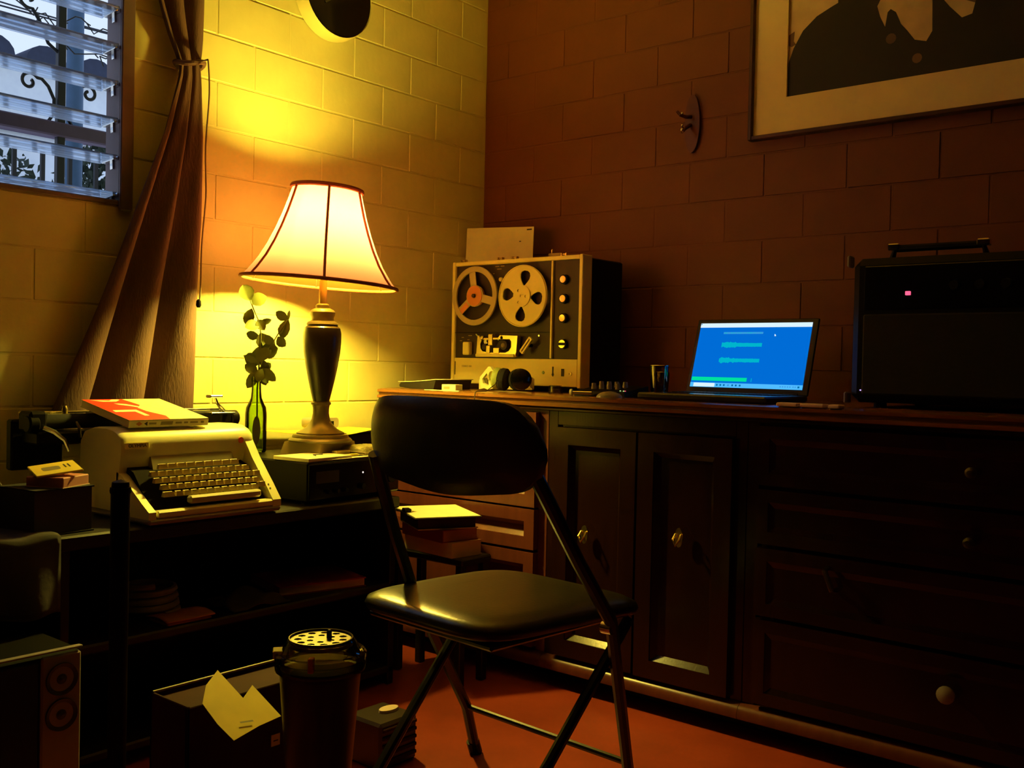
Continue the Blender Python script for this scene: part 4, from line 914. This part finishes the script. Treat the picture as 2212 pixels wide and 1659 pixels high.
MB().tube([c1_+Vector((.03, -.03, -.005)), (.495, -.49, CTZ+.034), (.515, -.52, CTZ+.024), (.515, -.56, CTZ+.004), (.513, -.597, CTZ+.004), (.513, -.605, CTZ+.001), (.513, -.608, CTZ-.02), (.515, -.608, CTZ-.06)], .0014, 6).build('cable', 'ink', hp)
jr = thing('glass_jar', 'small clear glass jar on the counter under the tape deck front', 'jar', (.615, -.36, CTZ))
MB().lathe([(.0001, .001), (.021, .0), (.022, .003), (.022, .020), (.018, .023), (.017, .020), (.020, .004), (.0001, .003)], None, 20).build('body', 'clear', jr); MB().lathe([(.018, .003), (.018, .012)], None, 18).build('contents', 'label_tan', jr)

# mixer, tumblers, plug
mx = thing('audio_mixer', 'small black audio mixer with silver knobs between tape deck and laptop', 'mixer', (.865, -.42, CTZ), math.radians(3))
MB().loft([[(-.085, -.075, 0), (.075, -.075, 0), (.075, .06, 0), (-.085, .06, 0)], [(-.083, -.073, .014), (.073, -.073, .014), (.073, .058, .030), (-.083, .058, .030)]]).build('body', 'black', mx, smooth=0)
for x in (-.055, -.03, -.005, .022):
    for y, z in ((-.02, .020), (.02, .0245)):
        MB().lathe([(.0075, 0), (.006, .016), (.0001, .0165)], Tr(x, y, z), 12).build('knob', 'speaker_grey', mx)
for x, m_ in ((.048, 'led_green'), (.058, 'led_green'), (.063, 'led_red')): MB().lathe([(.0024, 0), (.0018, .0025)], axis_T((x, -.050, .0155), (0, -.9, .4)), 8).build('indicator_light', m_, mx)
pl = thing('jack_plug', 'cream-ended audio plug lying on the counter at the foot of the deck', 'plug', (.80, -.52, CTZ), math.radians(18))
MB().tube([(-.012, 0, .0095), (-.006, 0, .0095)], .0095, 14).build('end_cap', 'ivory', pl); MB().tube([(-.006, 0, .0095), (.05, 0, .0095)], .0045, 10).build('shaft', 'chrome', pl)
ms = thing('computer_mouse', 'rounded grey mouse in front of the audio mixer', 'mouse', (.925, -.535, CTZ), math.radians(35))
MB().lathe([(.030*math.cos(t), .017*math.sin(t)) for t in [PI/2*k/6 for k in range(7)]], Matrix.Diagonal((1.15, .72, 1, 1)), 22).build('shell', 'grey_enamel', ms); MB().box((.012, -.002, .012), (.026, .002, .0165), .001).build('wheel', 'black', ms)
def tumbler(x, y, h, r, lab):
    t = thing('drinking_glass', lab, 'glass', (x, y, CTZ))
    MB().lathe([(.0001, .003), (r*.75, 0), (r*.8, .004), (r, h), (r*.93, h+.001), (r*.72, .008), (.0001, .007)], None, 20).build('bowl', 'clear', t); MB().tube([(r*.97*math.cos(q), r*.97*math.sin(q), h) for q in [2*PI*k/20 for k in range(20)]], .0012, 5, True).build('rim', 'chrome', t)
tumbler(.985, -.385, .088, .026, 'tall clear glass between audio mixer and laptop')
tumbler(.945, -.30, .070, .020, 'short clear glass behind the audio mixer')

# ------------------------------------------------------------------ laptop
lt = thing('laptop', 'open black laptop showing a blue screen with waveforms', 'laptop', (1.194, -.30, CTZ))
MB().box((-.178, -.245, .002), (.178, .0, .018), .004).build('base', 'laptop', lt)
MB().box((-.155, -.125, .018), (.155, -.02, .0186)).build('key_bed', 'black', lt)
for r_i in range(5):
    for k in range(15): MB().box((-.150+k*.0201, -.116+r_i*.0195, .0186), (-.134+k*.0201, -.101+r_i*.0195, .0205), .0006).build('key', 'black', lt) if (r_i == 0 or k % 1 == 0) else None
MB().box((-.05, -.225, .018), (.05, -.145, .0184)).build('touchpad', 'gloss_black', lt)
for x in (-.13, .13): MB().tube([(x-.02, .002, .017), (x+.02, .002, .017)], .006, 10).build('hinge', 'black', lt)
sc2 = bpy.data.objects.new('screen_lid', None); COL.objects.link(sc2); sc2.parent = lt
sc2.matrix_local = frame_T((0, .004, .016), (1, 0, 0), (0, math.sin(math.radians(18)), math.cos(math.radians(18)))) @ Matrix.Diagonal((.955, 1, 1, 1))
def sbox(x0, y0, x1, y1, z, m, nm): return MB().box((x0, y0, z-.0006), (x1, y1, z)).build(nm, m, sc2, smooth=0)
MB().box((-.185, 0, -.004), (.185, .214, .003), .003).build('bezel', 'laptop', sc2)
S0, S1, H0, H1 = -.1725, .1675, .0165, .2015
sbox(S0, H0, S1, H1, .0036, 's_blue', 'display')
sbox(S0, H1-.0125, S1, H1, .0040, 's_white', 'menu_bar'); sbox(S0, H0, S1, H0+.0125, .0040, 's_sky', 'task_bar')
sbox(S0+.011, H0+.001, S0+.078, H0+.0115, .0043, 's_white', 'search_field')
for k, x in enumerate((.083, .094, .105, .118, .131, .142, .154)): sbox(S0+x, H0+.004, S0+x+.005, H0+.009, .0043, 's_ink' if k != 3 else 's_mid', 'task_icon')
for x in (.275, .282, .289, .296, .303, .312, .318): sbox(S0+x, H0+.005, S0+x+.003, H0+.0085, .0043, 's_mid', 'task_icon')
sbox(S0+.326, H0+.004, S0+.331, H0+.009, .0043, 's_ink', 'task_icon'); sbox(S0+.001, H1-.004, S0+.004, H1-.001, .0043, 's_ink', 'window_icon')
sbox(S0+.078, .170, S0+.200, .1755, .0040, 's_mid', 'ruler_strip')
random.seed(2)
for k in range(24): sbox(S0+.080+k*.005, .1715, S0+.080+k*.005+random.uniform(.001, .004), .174, .0043, 's_cyan', 'ruler_mark')
for zc in (.1385, .094):
    up_, dn = [], []
    for k in range(49):
        x = S0+.078+.124*k/48; h = (.0048+random.uniform(0, .0042) if k < 18 else .0052+random.uniform(-.0003, .0006)); up_.append((x, zc+h)); dn.append((x, zc-h*random.uniform(.85, 1.1)))
    MB().plate([up_ + dn[::-1]], .0036, .0041, None).build('waveform', 's_cyan', sc2, smooth=0)
sbox(S0+.002, .0345, S0+.174, .0450, .0040, 's_green', 'level_meter'); sbox(S0+.187, .034, S0+.189, .044, .0040, 's_cyan', 'meter_mark')
MB().plate([[(S0+.235, .170), (S0+.235, .163), (S0+.237, .165), (S0+.239, .1625), (S0+.2395, .166)]], .0036, .0042, None).build('pointer', 's_white', sc2, smooth=0)

# pale flat bars on the counter edge, amplifier
for k, (x0, x1) in enumerate(((1.4226, 1.4724), (1.4789, 1.5335), (1.544, 1.5690))):
    t = thing('pale_bar', ['first', 'second', 'third'][k] + ' from the laptop of three pale flat bars at the counter edge', 'bar', ((x0+x1)/2, -.592, CTZ), 0, 'pale bars on the counter edge')
    MB().box((-(x1-x0)/2, -.006, 0), ((x1-x0)/2, .03, .008), .002).build('bar', 'pale_pink', t); MB().box((-(x1-x0)/2+.002, -.004, .008), ((x1-x0)/2-.002, .02, .0085)).build('top_face', 'ivory', t)
am = thing('guitar_amplifier', 'large black amplifier cabinet with a red pilot light on the right of the counter', 'amplifier', (1.86, -.25, CTZ))
MB().box((-.33, -.19, .012), (.33, .20, .345), .018).build('cabinet', 'black', am)
MB().box((-.30, -.196, .03), (.30, -.188, .215), .004).build('grille_cloth', 'soft_black', am)
MB().box((-.30, -.194, .225), (.30, -.189, .325), .003).build('control_panel', 'gloss_black', am)
for k in range(7): MB().lathe([(.012, 0), (.010, .014)], axis_T((-.10+k*.052, -.194, .275), (0, -1, 0)), 14).build('knob', 'black', am)
MB().box((-.205, -.199, .256), (-.194, -.193, .265), .001).build('pilot_light', 'led_red', am)
ah = MB().tube([(-.285, -.06, .345), (-.275, -.06, .378), (-.08, -.06, .378), (-.07, -.06, .345)], .009, 8).build('handle', 'black', am)
for x in (-.278, -.078): MB().box((x-.014, -.072, .374), (x+.014, -.048, .390), .003).build('handle_cap', 'chrome', ah)
for sx in (-1, 1):
    MB().box((sx*.335-.006, -.195, .325), (sx*.335+.002, -.165, .352), .003).build('corner_guard', 'speaker_grey', am)
    MB().box((sx*.335-.006, -.195, .008), (sx*.335+.002, -.165, .035), .003).build('corner_guard', 'speaker_grey', am)
for x in (-.27, .27):
    for y in (-.15, .15): MB().lathe([(.016, 0), (.014, .013)], Tr(x, y, 0), 10).build('foot', 'black', am)
MB().lathe([(.0018, 0), (.0015, .002)], axis_T((-.30, -.197, .04), (0, -1, 0)), 8).build('indicator_light', 'led_violet', am)

# ------------------------------------------------------------------ folding chair
ch = thing('folding_chair', 'black padded folding chair facing the counter with yellow light on its seat', 'chair', (1.24, -1.33, 0), world=True)
CX, CY, SZ = 1.235, -1.335, .432
SR = Matrix.Translation((CX, CY, SZ)) @ Matrix.Rotation(math.radians(-5), 4, 'Z')
def seat(u, v):
    return None
rg = []
for zz, ins in ((-.018, .016), (-.014, .004), (-.004, 0), (.006, .004), (.013, .018), (.017, .05), (.018, .10)):
    base = []
    for i in range(48):
        t = 2*PI*i/48; c, s_ = math.cos(t), math.sin(t); e = .36
        x = (.188-ins)*math.copysign(abs(c)**e, c); y = (.213-ins)*math.copysign(abs(s_)**e, s_)
        x *= 1 + .04*(-y/.21)*-1
        base.append(SR @ Vector((x, y, zz + .010*((y/.21)**2)*(-1 if y > 0 else .35))))
    rg.append(base)
MB().loft(rg).build('seat', 'vinyl', ch, smooth=60)
MB().box((-.16, -.18, -.030), (.16, .18, -.018), .004, SR).build('seat_pan', 'chair_metal', ch)
PL = [Vector((1.136, -1.563, .705)), Vector((1.128, -1.545, .672)), Vector((1.055, -1.385, .432)), Vector((.968, -1.125, .12)), Vector((.955, -1.075, .0))]
PR = [Vector((1.492, -1.575, .705)), Vector((1.498, -1.558, .675)), Vector((1.470, -1.325, .432)), Vector((1.398, -1.150, .12)), Vector((1.388, -1.10, .0))]
for p in (PL, PR): MB().tube([p[0], p[1], p[1].lerp(p[2], .5)+Vector((0, -.004, 0)), p[2], p[2].lerp(p[3], .5), p[3], p[4]], .0115, 10).build('front_leg', 'chair_metal', ch)
RL = [Vector((1.07, -1.20, .405)), Vector((1.085, -1.40, .22)), Vector((1.10, -1.63, 0))]; RRt = [Vector((1.425, -1.20, .405)), Vector((1.415, -1.42, .20)), Vector((1.405, -1.66, 0))]
for p in (RL, RRt): MB().tube(p, .0105, 10).build('rear_leg', 'chair_metal', ch)
MB().tube([PL[3], PR[3]], .0065, 8).build('front_stretcher', 'chair_metal', ch)
MB().tube([RL[2].lerp(RL[1], .45), RRt[2].lerp(RRt[1], .45)], .0065, 8).build('rear_stretcher', 'chair_metal', ch)
for p in (PL, PR): MB().tube([p[4]+Vector((0, 0, .0)), p[4]+Vector((0, -.012, .03))], .0145, 10).build('foot_cap', 'black', ch)
for p in (RL, RRt): MB().tube([p[2], p[2]+Vector((0, .02, .03))], .0135, 10).build('foot_cap', 'black', ch)
for s_, p in ((-1, PL), (1, PR)): MB().lathe([(.011, -.004), (.011, .016)], axis_T(p[2]+Vector((0, 0, -.012)), (-s_, 0, 0)), 12).build('pivot', 'chrome', ch)
# back rest: curved padded panel wrapped between the posts
def back_pt(u, v, off):
    x = 1.114 + .402*u; q = 2*u-1
    zt = .8085 - .020*abs(q)**5; zb = .660 + .012*abs(q)**3 + .004*math.sin(u*9)
    ex = max(0, abs(q)-.66)/.34; mid = (zt+zb)/2; hh = (zt-zb)/2*math.sqrt(max(0.02, 1-ex**2.6))
    z = mid + hh*(2*v-1)
    y = -1.545 - .035*u - .028*(1-q*q) - .02*(z-.73)/.15
    pad = .017*(1-abs(q)**6)*(1-abs(2*v-1)**4)
    return Vector((x + .0, y + off*(.008+pad), z))
mb = MB(); mb.grid(lambda u, v: back_pt(u, v, 1), 36, 12); mb.grid(lambda u, v: back_pt(u, v, -.8), 36, 12)
rim_ = [[back_pt(u, v, 1), back_pt(u, v, -.8)] for u, v in [(k/36, 0) for k in range(37)] + [(1, k/12) for k in range(1, 13)] + [(1-k/36, 1) for k in range(1, 37)] + [(0, 1-k/12) for k in range(1, 12)]]
n_ = len(rim_); mb.add([p for r in rim_ for p in r], [(2*i, 2*((i+1) % n_), 2*((i+1) % n_)+1, 2*i+1) for i in range(n_)])
bo = mb.build('backrest', 'vinyl', ch, smooth=50)

# ------------------------------------------------------------------ stack of books on a stool between chair and cabinet
stl = thing('low_stool', 'low dark stool carrying a stack of books below the counter', 'stool', (.50, -.77, 0), math.radians(0), world=True)
MB().box((.37, -.785, .325), (.64, -.665, .345), .004).build('seat_board', 'black_wood', stl)
for x in (.375, .61):
    for y in (-.78, -.69): MB().box((x, y, 0), (x+.022, y+.022, .325), .002).build('leg', 'black_wood', stl)
book('book', 'thick pale pink paperback at the bottom of the stack on the stool', (.515, -.728, .345), math.radians(84), .11, .20, .040, 'pale_pink', 'pale_pink')
book('book', 'red cloth book in the middle of the stack on the stool', (.505, -.732, .385), math.radians(80), .12, .19, .034, 'book_red', 'pink')
wb = book('ring_binder', 'white binder second from the top of the stack on the stool', (.505, -.740, .419), math.radians(-29), .18, .165, .034, 'ivory', 'ink')
np_ = thing('clipboard', 'yellowish sheet held on a thin clipboard on top of the stool stack', 'clipboard', (.507, -.748, .453), math.radians(-29))
MB().box((-.112, -.093, 0), (.112, .093, .003), .001).build('board', 'ink', np_); MB().box((-.109, -.090, .003), (.109, .090, .0042)).build('sheet', 'ivory', np_)
MB().box((-.014, -.095, .004), (.014, -.075, .014), .002).build('spring_clip', 'black', np_)

# ------------------------------------------------------------------ foreground: box with note, lidded cup, post, speaker, ribbed heater box
cr = thing('storage_box', 'dark red cardboard box on the floor by the lidded cup', 'box', (.94, -1.67, 0), world=True)
BX0, BX1, BY0, BY1, BH = .885, .995, -1.828, -1.545, .300
MB().box((BX0, BY0, 0), (BX1, BY1, .012)).build('bottom', 'dark_red', cr)
for lo, hi in (((BX0, BY0, 0), (BX0+.006, BY1, BH)), ((BX1-.006, BY0, 0), (BX1, BY1, BH-.002)), ((BX0, BY0, 0), (BX1, BY0+.006, BH)), ((BX0, BY1-.006, 0), (BX1, BY1, BH))): MB().box(lo, hi, .0015).build('side_panel', 'dark_red', cr)
MB().box((BX0+.006, BY0+.006, BH-.014), (BX1-.006, BY1-.006, BH-.008), .001).build('inner_lid', 'dark_red', cr)
for p0, p1 in (((BX0, BY0, BH), (BX0, BY1, BH)),): MB().tube([(p0[0]+.003, p0[1]+.003, BH), (p1[0]+(.003 if p1[0] == BX0 else -.003), p1[1]+(-.003 if p1[1] == BY1 else .003), BH)], .0028, 6).build('rim', 'label_tan', cr, label='pale rim along the far edge')  # tan strip on the far edge only
sn = thing('sticky_note', 'bright yellow notched note paper curling off the dark red box', 'note', (BX1, -1.72, .23), world=True)
mb = MB()
npts = [(-1.7761, .3498), (-1.7254, .2915), (-1.7071, .3092), (-1.6459, .2403), (-1.7424, .2240), (-1.8038, .3016)]
def note(u, v):
    # four-sided sheet (left-top, bottom, right) with a notch cut between two flaps
    A, B, C_, D = Vector((0, -1.8038, .3016)), Vector((0, -1.7424, .2240)), Vector((0, -1.6459, .2403)), Vector((0, -1.7761, .3498))
    return None
cvs = [(1.0219, -1.8183, 0.3104), (0.9883, -1.7897, 0.3259), (0.9617, -1.7500, 0.3359), (1.0211, -1.7405, 0.3000), (0.9982, -1.7059, 0.3085), (1.0642, -1.6956, 0.2687), (1.0758, -1.7477, 0.2692), (1.0944, -1.8090, 0.2669), (1.0625, -1.8171, 0.2866)]
mb.add(cvs, [(0, 1, 3, 8), (1, 2, 3), (8, 3, 7), (3, 6, 7), (3, 4, 5, 6)])
mb.build('paper', 'yellow_paper', sn, smooth=0, solid=.0008)
MB().add([(1.068, -1.78, .2825), (1.068, -1.755, .279), (1.071, -1.755, .2773), (1.071, -1.78, .2808)], [(0, 1, 2, 3)]).build('ink_line', 'grey_ink', sn, smooth=0)
tg = thing('price_tag', 'tiny white tag stuck low on the dark red box', 'tag', (BX1+.0005, -1.655, .200), 0)
MB().box((0, -.008, -.010), (.0015, .010, .010)).build('tag', 'ivory', tg); MB().box((.0015, -.004, -.002), (.0018, .006, .000)).build('print', 'ink', tg)

cu_ = thing('lidded_cup', 'tall dark tapered cup with a clear lid and pierced metal disc in the foreground', 'cup', (1.272, -1.787, 0))
MB().lathe([(.0001, 0), (.026, 0), (.0275, .01), (.0585, .405), (.060, .415), (.0585, .418)], None, 36).build('body', 'bin', cu_)
MB().lathe([(.0605, .412), (.0655, .414), (.066, .424), (.0635, .428), (.0665, .431), (.0665, .438), (.063, .441), (.060, .438)], None, 40).build('lid_rim', 'cup_clear', cu_)
MB().lathe([(.060, .438), (.056, .442), (.052, .452), (.049, .456), (.048, .4575)], None, 40, cap=False).build('lid_dome', 'cup_clear', cu_)
hs = [circ(.0058, 8, (.033*math.cos(k*2*PI/11), .033*math.sin(k*2*PI/11))) for k in range(11)] + [circ(.005, 8, (.0175*math.cos(k*2*PI/6+.3), .0175*math.sin(k*2*PI/6+.3))) for k in range(6)]
ld = MB().plate([circ(.047, 36)] + hs, .4545, .4565, None).build('pierced_disc', 'metal_lid', cu_)
MB().tube([(.0455*math.cos(q), .0455*math.sin(q), .458) for q in [2*PI*k/36 for k in range(36)]], .0016, 6, True).build('disc_rim', 'metal_lid', ld)
MB().lathe([(.0465, .448), (.0465, .4535)], None, 30).build('contents', 'brass', cu_)
MB().lathe([(.004, .456), (.004, .466), (.002, .468)], Tr(.004, .012, 0), 10).build('straw_stub', 'black', cu_)
MB().box((-.012, -.068, .432), (.012, -.044, .4435), .001, Matrix.Rotation(math.radians(-38), 4, 'Z')).build('paper_tab', 'yellow_paper', cu_, label='small yellow paper tab')
MB().box((.055, -.004, .425), (.0665, .004, .446), .001, Matrix.Rotation(math.radians(-52), 4, 'Z')).build('latch', 'orange', cu_)

ps = thing('floor_stand', 'slim black upright stand post in front of the typewriter', 'stand', (.99, -1.945, 0))
MB().lathe([(.0001, 0), (.055, 0), (.057, .008), (.02, .018), (.014, .03)], None, 28).build('base', 'black', ps)
MB().lathe([(.0125, .02), (.0135, .30), (.0140, .655), (.0125, .672), (.0001, .676)], None, 18).build('post', 'black', ps)
MB().lathe([(.0150, .655), (.0158, .659), (.0150, .664)], None, 18).build('collar', 'black', ps)

spk_ = thing('stereo_speaker', 'grey speaker with two round drivers on the floor at the lower left', 'speaker', (.43, -1.93, 0), world=True)
SX, SY, SH = .664, -1.832, .334
MB().box((.50, -2.20, 0), (SX-.008, SY, SH), .008).build('cabinet', 'black', spk_)
MB().box((SX-.010, SY-.074, .006), (SX, SY-.002, SH-.006), .003).build('front_strip', 'speaker_grey', spk_)
MB().box((SX-.010, -2.195, .006), (SX-.002, SY-.078, SH-.012), .003).build('grille', 'soft_black', spk_)
MB().box((SX-.012, -2.20, SH), (SX, SY, SH+.004), .001).build('top_trim', 'speaker_grey', spk_)
for z in (.284, .220):
    d_ = MB().lathe([(.0295, 0), (.0285, .004), (.025, .002), (.012, -.004), (.009, .001), (.0001, .003)], axis_T((SX-.0005, SY-.038, z), (1, 0, 0)), 28).build('driver', 'driver', spk_)
    MB().lathe([(.008, 0), (.004, .004), (.0001, .005)], axis_T((SX-.001, SY-.038, z), (1, 0, 0)), 14).build('dust_cap', 'ink', d_)
hbx = thing('ribbed_heater', 'small dark ribbed box with a pale oval cap on the floor under the shelf end', 'heater', (.83, -1.24, 0), math.radians(0))
MB().box((-.06, -.055, 0), (.05, .055, .10), .006).build('case', 'bin', hbx)
for k in range(5): MB().box((.049, -.050, .014+k*.017), (.055, .050, .022+k*.017), .002).build('rib', 'dark_red', hbx)
MB().lathe([(.022, 0), (.021, .006), (.0001, .008)], Tr(-.005, .02, .10) @ Matrix.Diagonal((.7, 1.2, 1, 1)), 20).build('oval_cap', 'pale_pink', hbx)
